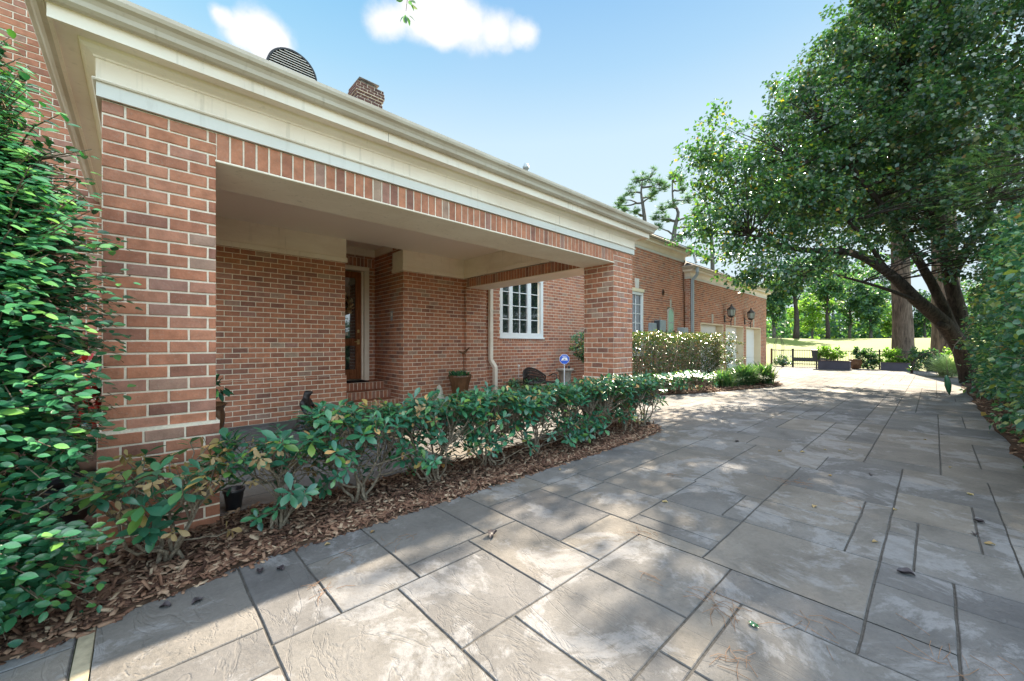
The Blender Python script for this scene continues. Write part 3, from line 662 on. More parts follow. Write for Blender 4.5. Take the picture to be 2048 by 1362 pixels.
# chimney, roof vent, vent pipe
b = Bricks(); cz0, cz1 = 6.6, 8.62
for (k, z0, z1) in ((0, cz0, cz1-.34), (.02, cz1-.34, cz1-.26), (.045, cz1-.26, cz1-.1), (.025, cz1-.1, cz1)):
    a0, a1, b0, b1 = 4.42-k, 5.155+k, 11-k, 11.55+k
    b.wall((a0, b0+PROUD, 0), X, -Y, a1-a0, z0, z1); b.wall((a0, b1, 0), X, Y, a1-a0, z0, z1)
    b.wall((a0+PROUD, b0+.008, 0), Y, -X, b1-b0-.01, z0, z1); b.wall((a1-PROUD, b0+.008, 0), Y, X, b1-b0-.01, z0, z1)
    o = len(b.V)
    for zz in (z0+.001, z1-.001):
        o = len(b.V); b.V += [Vector((a0, b0, zz)), Vector((a1, b0, zz)), Vector((a1, b1, zz)), Vector((a0, b1, zz))]; b.Q.append((o, o+1, o+2, o+3)); b.r.append(.5); b.mi.append(1)
chim = b.build('chimney', house, 'brickdark')
m = MB(); m.box(4.56, 5.02, 11.1, 11.45, cz1, cz1+.14, bev=.01); m.box(4.50, 5.08, 11.05, 11.5, cz1+.141, cz1+.185, bev=.01); m.build('chimney_cap', 'roof', chim)
def ring(cx, z, y0, y1, r, n=40):
    return [(cx+r*math.cos(2*math.pi*i/n), z+r*math.sin(2*math.pi*i/n)) for i in range(n)]
m = MB(); rg = ring(2.29, 6.84, 0, 0, .47); n = len(rg)
m.add([(x, 9.0, z) for x, z in rg]+[(x, 9.9, z) for x, z in rg]+[(2.29+(x-2.29)*.93, 9.0, 6.84+(z-6.84)*.93) for x, z in rg]+[(2.29+(x-2.29)*.93, 9.08, 6.84+(z-6.84)*.93) for x, z in rg],
      [(i, (i+1) % n, n+(i+1) % n, n+i) for i in range(n)]+[(i, 2*n+i, 2*n+(i+1) % n, (i+1) % n) for i in range(n)]+[(2*n+i, 3*n+i, 3*n+(i+1) % n, 2*n+(i+1) % n) for i in range(n)]+[tuple(range(3*n, 4*n))])
lv = m.build('roof_louvre', 'iron', house)
m = MB()
for k in range(-8, 9):
    z = k*.05; w = math.sqrt(max(.0, .43**2-z*z))
    if w > .03: m.add([(2.29-w, 8.995, 6.84+z-.012), (2.29+w, 8.995, 6.84+z-.012), (2.29+w, 9.05, 6.84+z+.02), (2.29-w, 9.05, 6.84+z+.02), (2.29-w, 8.995, 6.84+z-.0), (2.29+w, 8.995, 6.84+z-.0), (2.29+w, 9.05, 6.84+z+.028), (2.29-w, 9.05, 6.84+z+.028)],
                   [(0, 1, 2, 3), (4, 5, 6, 7), (0, 1, 5, 4), (3, 2, 6, 7)])
m.build('slats', 'band', lv)
m = MB(); m.lathe([(.05, 5.0), (.05, 5.66), (.075, 5.665), (.085, 5.72), (.06, 5.73), (.055, 5.79), (.0, 5.79)], (7.05, 7.0, 0), 12); m.build('vent_pipe', 'gray_box', house)
# windows
def window(x0, x1, z0, z1, y, cols, rows, name='window', glass='glass', cas=.07, keystone=True, thin=False):
    yf = y-.012; m = MB()
    m.box(x0, x1, yf, y+.07, z1-cas, z1, bev=.005); m.box(x0, x1, yf, y+.07, z0, z0+cas*1.3, bev=.005); m.box(x0-.02, x1+.02, yf-.03, y+.06, z0-.035, z0-.001, bev=.005)
    m.box(x0, x0+cas, yf+.001, y+.07, z0+cas*1.3, z1-cas, bev=.005); m.box(x1-cas, x1, yf+.001, y+.07, z0+cas*1.3, z1-cas, bev=.005)
    fr = m.build(name, 'white', house)
    zl, zh = z0+cas*1.3, z1-cas
    gm = MB(); sm_ = MB()
    for (a, b, nc) in cols:
        gm.box(a, b, y+.045, y+.055, zl, zh)
        for i in range(1, nc): xx = a+(b-a)*i/nc; sm_.box(xx-.011, xx+.011, y+.02, y+.044, zl, zh, bev=.003)
        for j in range(1, rows): zz = zl+(zh-zl)*j/rows; sm_.box(a, b, y+.024, y+.044, zz-.011, zz+.011, bev=.003)
    for (a, _, _), (_, b, _) in zip(cols[1:], cols[:-1]): sm_.box(b, a, yf+.02, y+.056, zl, zh, bev=.006)
    gm.build('pane', glass, fr)
    if sm_.v: sm_.build('muntin', 'white', fr)
    return fr
window(6.53, 8.12, 1.45, 3.05, 7.4, [(6.63, 6.86, 1), (6.98, 7.52, 2), (7.66, 7.95, 1)], 4, cas=.09)
w2 = window(11.8, 12.7, .9, 3.05, 6.9, [(11.9, 12.6, 2)], 6, cas=.1)
m = MB(); m.box(11.78, 12.72, 6.86, 6.95, 3.05, 3.17, bev=.01); m.build('lintel_board', 'cream2', w2)
m = MB(); m.add([(12.16, 6.86, 3.171), (12.34, 6.86, 3.171), (12.38, 6.86, 3.5), (12.12, 6.86, 3.5), (12.16, 6.91, 3.171), (12.34, 6.91, 3.171), (12.38, 6.91, 3.5), (12.12, 6.91, 3.5)], [(0, 1, 2, 3), (0, 4, 5, 1), (1, 5, 6, 2), (2, 6, 7, 3), (3, 7, 4, 0)]); m.build('keystone', 'band', w2)
# narrow arched window with a green pane
m = MB(); pts = [(14.5, .9), (15.04, .9), (15.04, 2.45), (14.99, 2.56), (14.9, 2.63), (14.77, 2.66), (14.64, 2.63), (14.55, 2.56), (14.5, 2.45)]; n = len(pts)
c = (14.77, 1.75)
m.add([(x, 6.87, z) for x, z in pts]+[(c[0]+(x-c[0])*.82, 6.87, c[1]+(z-c[1])*.95) for x, z in pts]+[(c[0]+(x-c[0])*.82, 6.885, c[1]+(z-c[1])*.95) for x, z in pts]+[(x, 6.93, z) for x, z in pts],
      [(i, (i+1) % n, n+(i+1) % n, n+i) for i in range(n)]+[(n+i, n+(i+1) % n, 2*n+(i+1) % n, 2*n+i) for i in range(n)]+[(i, 3*n+i, 3*n+(i+1) % n, (i+1) % n) for i in range(n)])
w3 = m.build('window', 'palestone', house)
m = MB(); m.add([(c[0]+(x-c[0])*.83, 6.882, c[1]+(z-c[1])*.955) for x, z in pts], [tuple(range(n))]); m.build('pane', 'green_glass', w3)

for z in (1.7, 2.1): m = MB(); m.box(14.55, 14.99, 6.872, 6.881, z-.012, z+.012); m.build('muntin', 'gray_box', w3)
m = MB(); m.box(14.72, 14.82, 6.87, 6.91, 2.665, 2.98, bev=.01); m.build('keystone', 'palestone', w3)
m = MB(); m.lathe([(.11, 0), (.11, .02), (.085, .03), (.085, 0), (0, 0)], (0, 0, 0), 20)
m.v = [(14.15+v[0]*.9, 6.893-v[2], 3.2+v[1]*1.1) for v in m.v]; m.build('wall_vent', 'ceramic', house)
# front door, steps
m = MB(); xa, xb, zt = 2.845, 3.765, 3.0
m.box(xa, xa+.08, 8.70, 8.83, .466, zt-.1, bev=.006); m.box(xb-.11, xb-.001, 8.70, 8.83, .466, zt-.1, bev=.006); m.box(xa, xb, 8.70, 8.83, zt-.0995, zt-.001, bev=.006); m.box(xb-.15, xb-.111, 8.76, 8.84, .466, zt-.1, bev=.004); m.build('door_frame', 'trim', house)
dx0, dx1, dz0, dz1 = 2.926, 3.614, .50, 2.88; m = MB()
for (a, b, c_, d) in ((dx0, dx0+.12, dz0, dz1), (dx1-.12, dx1, dz0, dz1), (dx0+.1201, dx1-.1201, dz0, dz0+.22), (dx0+.1201, dx1-.1201, dz1-.14, dz1), (dx0+.1201, dx1-.1201, 1.24, 1.40)): m.box(a, b, 8.79, 8.835, c_, d, bev=.006)
dr = m.build('front_door', 'wood', house)
m = MB(); m.box(dx0+.12, dx1-.12, 8.81, 8.815, dz0+.22, 1.24); m.box(dx0+.12, dx1-.12, 8.81, 8.815, 1.40, dz1-.14); m.build('pane', 'glass', dr)
m = MB(); m.tube([(dx1-.06, 8.79, 1.33), (dx1-.06, 8.745, 1.33), (dx1-.16, 8.74, 1.33)], .011, 8); m.build('handle', 'brass', dr); m = MB(); m.box(dx1-.09, dx1-.035, 8.782, 8.79, 1.27, 1.38, bev=.004); m.build('lock_plate', 'brass', dr); m = MB(); m.box(dx1-.085, dx1-.04, 8.775, 8.79, 1.53, 1.60, bev=.005); m.build('deadbolt', 'brass', dr)
m = MB(); m.box(3.22, 3.33, 8.80, 8.809, 1.47, 1.545, bev=.003); m.build('door_card', 'palestone', dr)
b = Bricks()
for (yf, zt_) in ((8.28, .466), (7.95, .31), (7.6, .155)):
    b.soldier((0, yf, 0), X, -Y, 2.75, 3.912, zt_-.165, zt_, True)
    o = len(b.V); b.V += [Vector((2.75, yf-.006, zt_+.001)), Vector((3.912, yf-.006, zt_+.001)), Vector((3.912, 8.75, zt_+.001)), Vector((2.75, 8.75, zt_+.001))]; b.Q.append((o, o+1, o+2, o+3)); b.r.append(.4); b.mi.append(0)
b.build('brick_steps', house)
# garage doors
for (a, b_) in ((17.09, 19.69), (20.0, 22.5), (22.94, 25.45)):
    m = MB(); yb = 7.0
    for k in range(4): m.box(a+.04, b_-.04, yb, yb+.05, .01+k*.53, .01+k*.53+.524, bev=.006)
    gd = m.build('garage_door', 'white', house)
    m = MB(); m.box(a, a+.04, 6.68, 7.05, .005, 2.13, bev=.004); m.box(b_-.04, b_, 6.68, 7.05, .005, 2.13, bev=.004); m.box(a, b_, 6.68, 7.05, 2.1301, 2.17, bev=.004); m.build('frame', 'cream2', gd)
    c_ = (a+b_)/2; m = MB(); m.add([(c_-.07, 6.675, 2.2), (c_+.07, 6.675, 2.2), (c_+.1, 6.675, 2.6), (c_-.1, 6.675, 2.6), (c_-.07, 6.71, 2.2), (c_+.07, 6.71, 2.2), (c_+.1, 6.71, 2.6), (c_-.1, 6.71, 2.6)], [(0, 1, 2, 3), (0, 4, 5, 1), (1, 5, 6, 2), (2, 6, 7, 3), (3, 7, 4, 0)]); m.build('keystone', 'palestone', gd)
# downspouts
def spout(pts, w=.07, mat='gutter'):
    m = MB(); m.tube(pts, w*.62, 4, sm=False); bands = MB()
    return m.build('downspout', mat, house)
spout([(6.16, 7.31, 2.9), (6.16, 7.31, .95), (6.16, 7.31, .90), (6.24, 7.24, .72), (6.24, 7.24, .68), (6.24, 7.24, .05)], .10, 'trim')
spout([(16.05, 6.42, 4.3), (16.05, 6.40, 4.12), (16.1, 6.44, 4.02), (16.12, 6.60, 3.86), (16.12, 6.62, 3.8), (16.12, 6.62, .1)], .11, 'gray_box')
spout([(16.2, 6.62, 4.95), (16.16, 6.55, 4.75), (16.05, 6.45, 4.5)], .09, 'gray_box')
m = MB(); m.tube([(15.86, 6.87, 4.5), (15.86, 6.87, 3.6), (15.93, 6.87, 3.3), (15.95, 6.87, 1.8)], .022, 6); m.build('conduit', 'ceramic', house)
#PART3
# ------------------------------------------------------------------ plants near the porch
def whorls(tips, dirs, per, size, droop, mat, name, parent, T=NEAR, wid=1.15):
    n = len(tips); P, D, Nn, Sz = [], [], [], []
    for t, d in zip(tips, dirs):
        k = per+random.randint(-2, 2); ph = random.random()*6.3; d = Vector(d).normalized(); a = d.orthogonal().normalized(); b = d.cross(a)
        sc = size*(.75+.5*random.random())
        for i in range(k):
            an = ph+2.4*i; e = .15+.9*(i/k)*random.uniform(.7, 1.2)
            r = a*math.cos(an)+b*math.sin(an); v = d*(.9-e)+r*1.0+Vector((0, 0, -droop*(random.random()*1.2)))
            P.append(Vector(t)-d*.02*i*.4); D.append(v); Nn.append(d+Vector((0, 0, .35))+r*.1); Sz.append(sc*(.7+.45*random.random()))
    return leaves(name, np.array(P), np.array(D), np.array(Nn), np.array(Sz), T, mat, parent, wid)
def whorl_shrub(x, y, h, w, dep, label, ntip, dry=.06, size=.10, group='low shrubs of the front hedge', low=.3, cat='shrub'):
    root = empty('low_shrub', label, cat, (x, y, 0), group); st = MB(); tips, dirs, dt, dd = [], [], [], []
    mains = []
    for i in range(5+int(w*3)):
        ang = random.random()*6.3; rr = random.random()
        top = (x+w*.42*rr*math.cos(ang), y+dep*.42*rr*math.sin(ang), h*random.uniform(.38, .62))
        b0 = (x+random.uniform(-.07, .07), y+random.uniform(-.05, .05), .0)
        pl = wig(b0, top, 7, .22); st.tube(pl, [.013-.0009*k for k in range(8)], 5); mains.append(pl)
    for i in range(ntip):
        u = random.random()
        tz = h*(random.uniform(.80, 1.0) if u > low else random.uniform(.25, .85)); tx = x+random.uniform(-.5, .5)*w; ty = y+random.uniform(-.5, .5)*dep*(1 if u > low else 1.1)
        tz += .05*mn.noise(Vector((tx*2.5, ty*2.5, 4)))*2
        tgt = Vector((tx, ty, tz)); cand = [p for pl in mains for p in pl[2:]]; s0 = min(random.sample(cand, min(12, len(cand))), key=lambda p: (p-tgt).length+max(0, p.z-tgt.z)*2)
        pl = wig(s0, tgt, 5, .13, .03); st.tube(pl, [.0062, .0055, .005, .0044, .0038, .003], 4, cap=False)
        dv = (pl[-1]-pl[-3]).normalized()+Vector((random.uniform(-.4, .4), random.uniform(-.6, .2), .75))
        if random.random() < dry: dt.append(tgt); dd.append(dv+Vector((0, 0, -1.2)))
        else: tips.append(tgt); dirs.append(dv)
        if random.random() < .5:      # bare side twigs
            q = pl[2]; st.tube(wig(q, q+Vector((random.uniform(-.12, .12), random.uniform(-.12, .12), random.uniform(-.02, .12))), 3, .15), [.003, .0026, .002, .0014], 3, cap=False)
    st.build('stems', 'twig', root); whorls(tips, dirs, 8, size, .25, 'hedgeleaf', 'foliage', root)
    if dt: whorls(dt, dd, 6, size*.62, .9, 'dryleaf', 'dead_leaves', root)
    return root
spec = [(.12, 3.05, .66, .62, .5, 62, .50, 'leftmost low hedge plant, thin with tan dead leaves, before the left brick pier'),
        (.72, 3.08, .68, .7, .5, 60, .16, 'sparse low hedge plant with bare tangled stems before the small black pot'),
        (1.30, 3.12, .80, .78, .55, 120, .05, 'low hedge plant with drooping leaves in front of the little dark statue'),
        (1.95, 3.12, .80, .82, .55, 150, .03, 'low hedge plant whose leafy top hides the foot of the brick doorstep'),
        (2.60, 3.12, .79, .82, .62, 160, .02, 'low hedge plant right of the doorstep, standing before the pale stone'),
        (3.25, 3.12, .78, .82, .62, 160, .02, 'low hedge plant in front of the ribbed pot of grass by the pilaster'),
        (3.90, 3.12, .79, .82, .62, 160, .02, 'low hedge plant in front of the dark metal garden bench'),
        (4.50, 3.10, .80, .78, .62, 160, .03, 'low hedge plant below the round blue sign'),
        (5.10, 3.06, .80, .78, .62, 150, .03, 'low hedge plant at the foot of the right hand brick pier'),
        (5.66, 3.08, .78, .5, .5, 70, .05, 'last low hedge plant at the mulch tip beyond the right pier, with drooping side leaves')]
for (x, y, h, w, dp, n, dry, lb) in spec: whorl_shrub(x, y, h, w, dp, lb, n, dry, size=.10 if x < 1 else .088)
for (x, y, lb) in ((8.75, 4.9, 'dark green low plant at the near end of the clipped hedge'), (9.45, 4.75, 'second dark green low plant along the foot of the clipped hedge'),
                   (10.2, 4.5, 'third dark green low plant along the foot of the clipped hedge'), (11.0, 4.3, 'farthest dark green low plant before the clipped hedge, nearest the strap leaved clumps')):
    whorl_shrub(x, y, .52, .85, .7, lb, 60, .02, .10, 'low plants before the clipped hedge', .3)
for (x, y, lb) in ((6.55, 6.75, 'small green plant at the wall under the left of the porch window'), (7.3, 6.9, 'small green plant right beside the garden bench under the porch window')):
    whorl_shrub(x, y, .42, .7, .45, lb, 34, .02, .09, 'small plants under the porch window', .3)
# tall glossy shrub at the left
root = empty('glossy_shrub', 'tall glossy evergreen shrub pressing against the left brick pier', 'shrub', (-.6, 2.85, 0))
lob = [((-.50, 2.88, 1.50), (.36, .42, .62)), ((-.50, 2.82, .98), (.36, .40, .42)), ((-.50, 2.70, .42), (.34, .30, .34)), ((-.60, 2.95, 2.05), (.34, .40, .42)), ((-.55, 2.85, 1.75), (.34, .4, .4)), ((-.9, 2.85, .9), (.4, .4, .8)), ((-.66, 3.0, 2.38), (.26, .34, .34))]
st = MB(); C, u = crown_points(lob, 1900, .5)
base = Vector((-.6, 2.88, 0)); mains = []
for i in range(9):
    l = lob[i % 5]; t = Vector(l[0])+Vector((random.uniform(-.3, .3), random.uniform(-.2, .2), random.uniform(0, .3))); pl = wig(base+Vector((random.uniform(-.2, .2), random.uniform(-.1, .1), 0)), t, 7, .08); mains.append(pl); st.tube(pl, [.018-.0016*k for k in range(8)], 5)
P, D, Nn, Sz = [], [], [], []
cand = [p for pl in mains for p in pl[1:]]
for c, uu in zip(C, u):
    c = Vector(c); s0 = min(cand, key=lambda p: (p-c).length); out = (Vector(uu)*1.0+Vector((.15, -.5, .05))).normalized()
    tip = c+out*.14; pl = wig(s0, c, 3, .1)+[tip]; st.tube(pl, [.005, .0045, .004, .003, .0018], 4, cap=False)
    for j in range(15):
        t = j/15; p = c.lerp(tip, t)-out*.10*(1-t); sd = out.cross(Vector((0, 0, 1))).normalized()*(1 if j % 2 else -1)
        P.append(p+Vector((random.uniform(-.05, .05), random.uniform(-.05, .05), random.uniform(-.05, .05)))); D.append(out*.55+sd*.8+Vector((0, 0, random.uniform(-.45, .3)))); Nn.append(Vector((random.uniform(-.4, .4), -.45, .8))+out*.2); Sz.append(.048*random.uniform(.7, 1.25))
st.build('stems', 'twig', root)
leaves('foliage', np.array([tuple(p) for p in P]), np.array([tuple(p) for p in D]), np.array([tuple(p) for p in Nn]), np.array(Sz), OVAL, 'glossleaf', root, 1.15)
# sprig hanging in from above
root = empty('hanging_branch', 'leafy sprig hanging into the sky from above the gutter', 'branch', tuple(at(812, -60, 3.2)))
st = MB(); p0, p1 = at(815, -160, 3.2), at(812, 22, 3.2); pl = wig(p0, p1, 6, .05); st.tube(pl, [.006, .006, .005, .005, .004, .003, .002], 5)
P, D, Nn, Sz = [], [], [], []
for j in range(34):
    q = pl[2+j % 5]; dv = Vector((random.uniform(-1, 1), random.uniform(-1, 1), -random.random()*.9)); P.append(q+Vector((0, 0, -.02))+dv*.03); D.append(dv); Nn.append((random.uniform(-1, 1), random.uniform(-1, 1), .4)); Sz.append(.06)
st.build('twig', 'twig', root); leaves('leaves', np.array([tuple(p) for p in P]), np.array([tuple(p) for p in D]), np.array(Nn), np.array(Sz), OVAL, 'treeleaf', root)

# clipped hedge by the wing wall
def foliage_box(name, x0, x1, y0, y1, z0, z1, n, size, mat, parent, depth=.22, wid=1, T=MID, rbias=None):
    P = []; 
    A = [('z1', (x1-x0)*(y1-y0)), ('y0', (x1-x0)*(z1-z0)), ('x0', (y1-y0)*(z1-z0)), ('x1', (y1-y0)*(z1-z0)), ('y1', (x1-x0)*(z1-z0)*.4)]
    ks = random.choices([a[0] for a in A], [a[1] for a in A], k=n); out = []
    for k in ks:
        p = [random.uniform(x0, x1), random.uniform(y0, y1), random.uniform(z0, z1)]; dd = depth*random.random()**1.3; o = [0, 0, 0]
        i = 'xyz'.index(k[0]); s = -1 if k[1] == '0' else 1; p[i] = ((x0, y0, z0)[i] if s < 0 else (x1, y1, z1)[i])-s*dd; o[i] = s
        v = mn.noise_vector(Vector(p)*1.6)*.13+mn.noise_vector(Vector(p)*5)*.05; P.append((p[0]+v.x, p[1]+v.y, p[2]+v.z)); out.append(o)
    P = np.array(P); U = np.array(out, float); D = U*.7+rnd_dirs(n)*.8; Nn = rnd_dirs(n)*.6+U*.5+np.array([0, 0, .5])
    return leaves(name, P, D, Nn, size*(.6+.7*rng.random(n)), T, mat, parent, wid, rbias)
root = empty('clipped_hedge', 'chest high clipped hedge with bright glossy top in front of the wing wall', 'hedge', (11.5, 5.6, 0))
st = MB()
for i in range(110):
    x = random.uniform(8.8, 14.8); y = random.uniform(5.0, 6); st.tube(wig((x, y, 0), (x+random.uniform(-.3, .3), y+random.uniform(-.35, .2), 1.35), 4, .06), [.014, .011, .008, .006, .004], 4)
for i in range(260):
    x = random.uniform(8.8, 14.8); z = random.uniform(.2, 1.3); st.tube(wig((x, 5.3, z), (x+random.uniform(-.3, .3), 4.98, z+random.uniform(0, .3)), 3, .1), [.006, .005, .004, .003], 3, cap=False)
st.build('stems', 'twig', root)
foliage_box('foliage', 8.7, 14.6, 5.0, 6.1, .15, 1.6, 19000, .058, 'boxleaf', root, .3, 1.0)
o, _ = foliage('loose_end', [((14.75, 5.1, 1.15), (.65, .6, .6)), ((15.0, 5.0, .6), (.6, .6, .5)), ((14.9, 5.0, 1.45), (.4, .4, .25))], 90, 26, .16, .065, MID, 'boxleaf', root, .2)
def strap(x, y, h, n, label, mat='grassleaf', group='strap leaved clumps at the bed edge', spread=.9, name='strap_plant', cat='plant', wid=1.0):
    P = np.array([(x+random.gauss(0, .10), y+random.gauss(0, .10), .03) for _ in range(n)]); a = rng.random(n)*6.28; e = rng.random(n)*spread
    D = np.stack([np.cos(a)*e, np.sin(a)*e, 1-.35*e], 1); Nn = np.stack([-np.cos(a), -np.sin(a), e+.2], 1)
    T = (np.array([(-.02, 0, 0), (.02, 0, 0), (-.028, .4, 0), (.028, .4, 0), (-.02, .75, -.14), (.02, .75, -.14), (0, 1, -.38)]), [np.array([(4, 5, 6)]), np.array([(0, 1, 3, 2), (2, 3, 5, 4)])])
    o = leaves(name, P, D, Nn, h*(.7+.5*rng.random(n)), T, mat, None, wid); return tag(o, label, cat, group)
strap(14.35, 3.75, .62, 800, 'dark green strap leaved mound at the tip of the bed by the drive', wid=1.2)
strap(13.5, 4.0, .62, 600, 'bright strap leaved clump between the mound and the clipped hedge', wid=1.2)
strap(14.75, 3.95, .45, 500, 'low strap leaved tuft just behind the dark mound', wid=1.2)
strap(12.5, 4.2, .5, 400, 'short strap leaved tuft beside the farthest low plant', wid=1.2)
# shrub beside the pier, against the window wall
root = empty('leafy_shrub', 'upright leafy shrub by the window wall, half hidden by the right pier', 'shrub', (9.0, 6.55, 0)); st = MB()
for i in range(6): st.tube(wig((9.0, 6.55, 0), (9.0+random.uniform(-.4, .4), 6.55+random.uniform(-.3, .3), 1.3), 6, .08), [.02, .016, .013, .01, .008, .006, .004], 5)
st.build('stems', 'twig', root); foliage('foliage', [((9.0, 6.5, 1.3), (.55, .45, .4)), ((9.1, 6.5, 1.0), (.4, .4, .3))], 80, 24, .14, .075, OVAL, 'hedge2', root)

# ------------------------------------------------------------------ tall hedge and trees on the right
def hedge_row(name, label, lobes, ncl, per, cr, size, mat, T, wid=1.0, stems=30, flat=.8, group=None):
    cx = sum(l[0][0] for l in lobes)/len(lobes); cy = sum(l[0][1] for l in lobes)/len(lobes)
    root = empty(name, label, 'hedge', (cx, cy, 0), group); o, C = foliage('foliage', lobes, ncl, per, cr, size, T, mat, root, .25, .28, .7, wid, flat)
    st = MB()
    for i in range(stems):
        c = Vector(C[random.randrange(len(C))]); st.tube(wig((c.x+random.uniform(-.3, .3), cy-.1, 0), c, 6, .06), [.03, .025, .02, .016, .012, .008, .005], 5)
    for i in range(stems*5):
        c = Vector(C[random.randrange(len(C))]); st.tube(wig(c, c+Vector((random.uniform(-.3, .3), random.uniform(-.1, .35), random.uniform(-.1, .3))), 3, .1), [.006, .005, .004, .002], 3, cap=False)
    st.build('stems', 'twig', root); return root
near = [((4.7+.75*i, -1.42-.04*(i % 2), z), (.62, .74, .62)) for i in range(5) for z in (.55, 1.25, 1.85)]
hedge_row('tall_hedge', 'tall loose hedge of larger yellow green leaves at the right edge', near, 1300, 15, .17, .085, 'hedge2', OVAL, 1.3, 24)
far = [((8.0+.85*i, -1.38+.05*math.sin(i*2.1), z), (.7, .78+.05*math.sin(i*3), .7)) for i in range(12) for z in (.5, 1.3, 2.1)]+[((10+.9*i, -1.5, 2.9), (.8, .8, .8)) for i in range(10)]+[((13+.9*i, -1.6, 3.7), (.8, .8, .7)) for i in range(7)]
hedge_row('tall_hedge', 'long blue green hedge lining the drive towards the leaning tree', far, 2900, 16, .2, .088, 'hedge2', MID, 1.25, 40)
def limbs(mb, paths, n=8):
    for pts, r0, r1 in paths:
        k = len(pts); mb.tube(pts, [r0+(r1-r0)*i/(k-1) for i in range(k)], n)
def smooth(pts, sub=4):
    P = [Vector(p) for p in pts]; out = []
    for i in range(len(P)-1):
        a, b, c, d = P[max(i-1, 0)], P[i], P[i+1], P[min(i+2, len(P)-1)]
        for j in range(sub):
            t = j/sub; out.append(.5*((2*b)+(c-a)*t+(2*a-5*b+4*c-d)*t*t+(3*b-a-3*c+d)*t**3)+mn.noise_vector(b*3+Vector((t*2, 0, 0)))*.03)
    return out+[P[-1]]
root = empty('leaning_tree', 'big spreading tree with dark twisted trunk leaning over the drive from the hedge', 'tree', tuple(Vector((at(1945, 770, 12.8).x, at(1945, 770, 12.8).y, 0))))
st = MB(); B = at(1945, 780, 12.8); J = at(1925, 700, 12.7)
T1 = smooth([B, J, at(1885, 645, 12.4), at(1830, 598, 12), at(1780, 548, 11.7), at(1700, 505, 11.4), at(1600, 500, 11), at(1500, 470, 10.8)]); limbs(st, [(T1, .27, .035)])
T2 = smooth([J, at(1918, 630, 12.7), at(1898, 550, 12.6), at(1880, 430, 12.4), at(1850, 300, 12), at(1830, 150, 12)]); limbs(st, [(T2, .24, .04)])
T3 = smooth([at(1922, 690, 12.7), at(1875, 590, 12.4), at(1830, 510, 12), at(1770, 420, 11.6), at(1700, 330, 11.3), at(1640, 240, 11)]); limbs(st, [(T3, .15, .03)])
T4 = smooth([at(1780, 548, 11.7), at(1730, 480, 11.3), at(1660, 400, 11), at(1590, 320, 10.8)]); T5 = smooth([at(1840, 605, 12.05), at(1760, 575, 11.3), at(1690, 555, 10.9), at(1640, 535, 10.6)])
T6 = smooth([at(1900, 560, 12.6), at(1960, 450, 12), at(2010, 330, 11), at(2050, 180, 10.5)]); limbs(st, [(T4, .07, .02), (T5, .06, .015), (T6, .14, .03)])
stub = [at(1893, 655, 12.2), at(1880, 648, 12.0)]; st.tube(stub, [.09, .085], 10)
lobs = [(1470, 420, 11, 1.55, 1.65), (1400, 330, 11.3, .85, .9), (1410, 450, 11, .75, .75), (1550, 565, 10.5, .9, .35), (1610, 555, 10.6, 1.0, .5), (1425, 310, 11.3, .85, .85), (1437, 215, 11.3, .3, .55), (1430, 270, 11.3, .5, .5), (1525, 250, 11, .6, .5), (1500, 330, 11, 1.3, 1.1), (1500, 530, 10.6, 1.1, .62), (1600, 380, 11, 1.7, 1.6), (1640, 500, 10.8, 1.6, .75), (1640, 230, 11.2, 1.0, 1.1), (1580, 180, 11, .5, .4),
        (1700, 300, 11, 2.1, 2.1), (1770, 130, 11.5, 1.8, 1.9), (1840, 40, 11.5, 1.7, 1.9), (1850, 300, 10.5, 2.1, 2.1), (1930, 80, 10.5, 2.2, 2.2), (1800, 455, 11.2, 1.7, 1.0), (1940, 420, 9.8, 1.7, 1.3),
        (2010, 220, 9.5, 2.0, 2.0), (1930, -140, 11, 2.6, 2.2), (2120, 30, 10, 2.5, 2.5), (2150, 320, 8.5, 1.7, 2.0), (1700, 330, 14, 2.6, 2.2), (1850, 240, 15, 3, 3), (2000, 300, 14, 3, 3.2), (1900, -50, 15, 3, 3), (1600, 290, 13.2, 1.5, 1.3), (1665, 225, 13.8, 1.8, 1.6), (1750, 150, 14.5, 2.2, 2.0), (1555, 340, 12.8, 1.4, 1.1), (1620, 420, 13, 1.6, 1.2), (1820, 60, 13, 2.2, 2.2), (1650, 170, 11.8, .9, .8), (1600, 165, 12, .9, .5), (1655, 105, 12, .8, .6), (1700, 60, 12, .9, .7), (1730, 10, 12, 1, .8), (1590, 195, 12.5, .8, .6), (1640, 150, 12.5, .9, .8), (1690, 92, 12.5, 1.0, .9), (1745, 30, 12.5, 1.1, 1.0), (1600, 175, 14.5, 1.0, .7), (1660, 110, 14.5, 1.2, 1.0), (1575, 230, 11.5, .8, .6), (1920, 530, 12.2, 1.0, .8), (2060, 480, 9.5, 1.6, 1.0)]
L3 = [(tuple(at(a, b, d)), (r*.92, r*.92, rz*.92)) for a, b, d, r, rz in lobs]
L3 += [((22, 2.5, 6.9), (2.2, 2.2, 1.5)), ((21.5, .4, 6.6), (2.4, 2.2, 1.6)), ((24, 1, 8), (2.4, 2.4, 1.6)), ((20, 4, 7.6), (1.9, 1.9, 1.3)), ((23.5, 4.3, 8.2), (1.9, 1.9, 1.3)), ((18, 2.4, 7), (2, 2, 1.5))]
nodes = [p for T_ in (T1, T2, T3, T4, T5, T6) for p in T_[6:]]
o1, C1 = foliage('crown', L3[:15]+L3[26:28], 1250, 32, .38, .115, MID, 'treeleaf', root, .3, .5, .45, 1.15)
o2, C2 = foliage('vine_leaves', L3[15:26]+L3[28:], 2900, 32, .36, .12, MID, 'vineleaf', root, .5, .42, .5, 1.35)
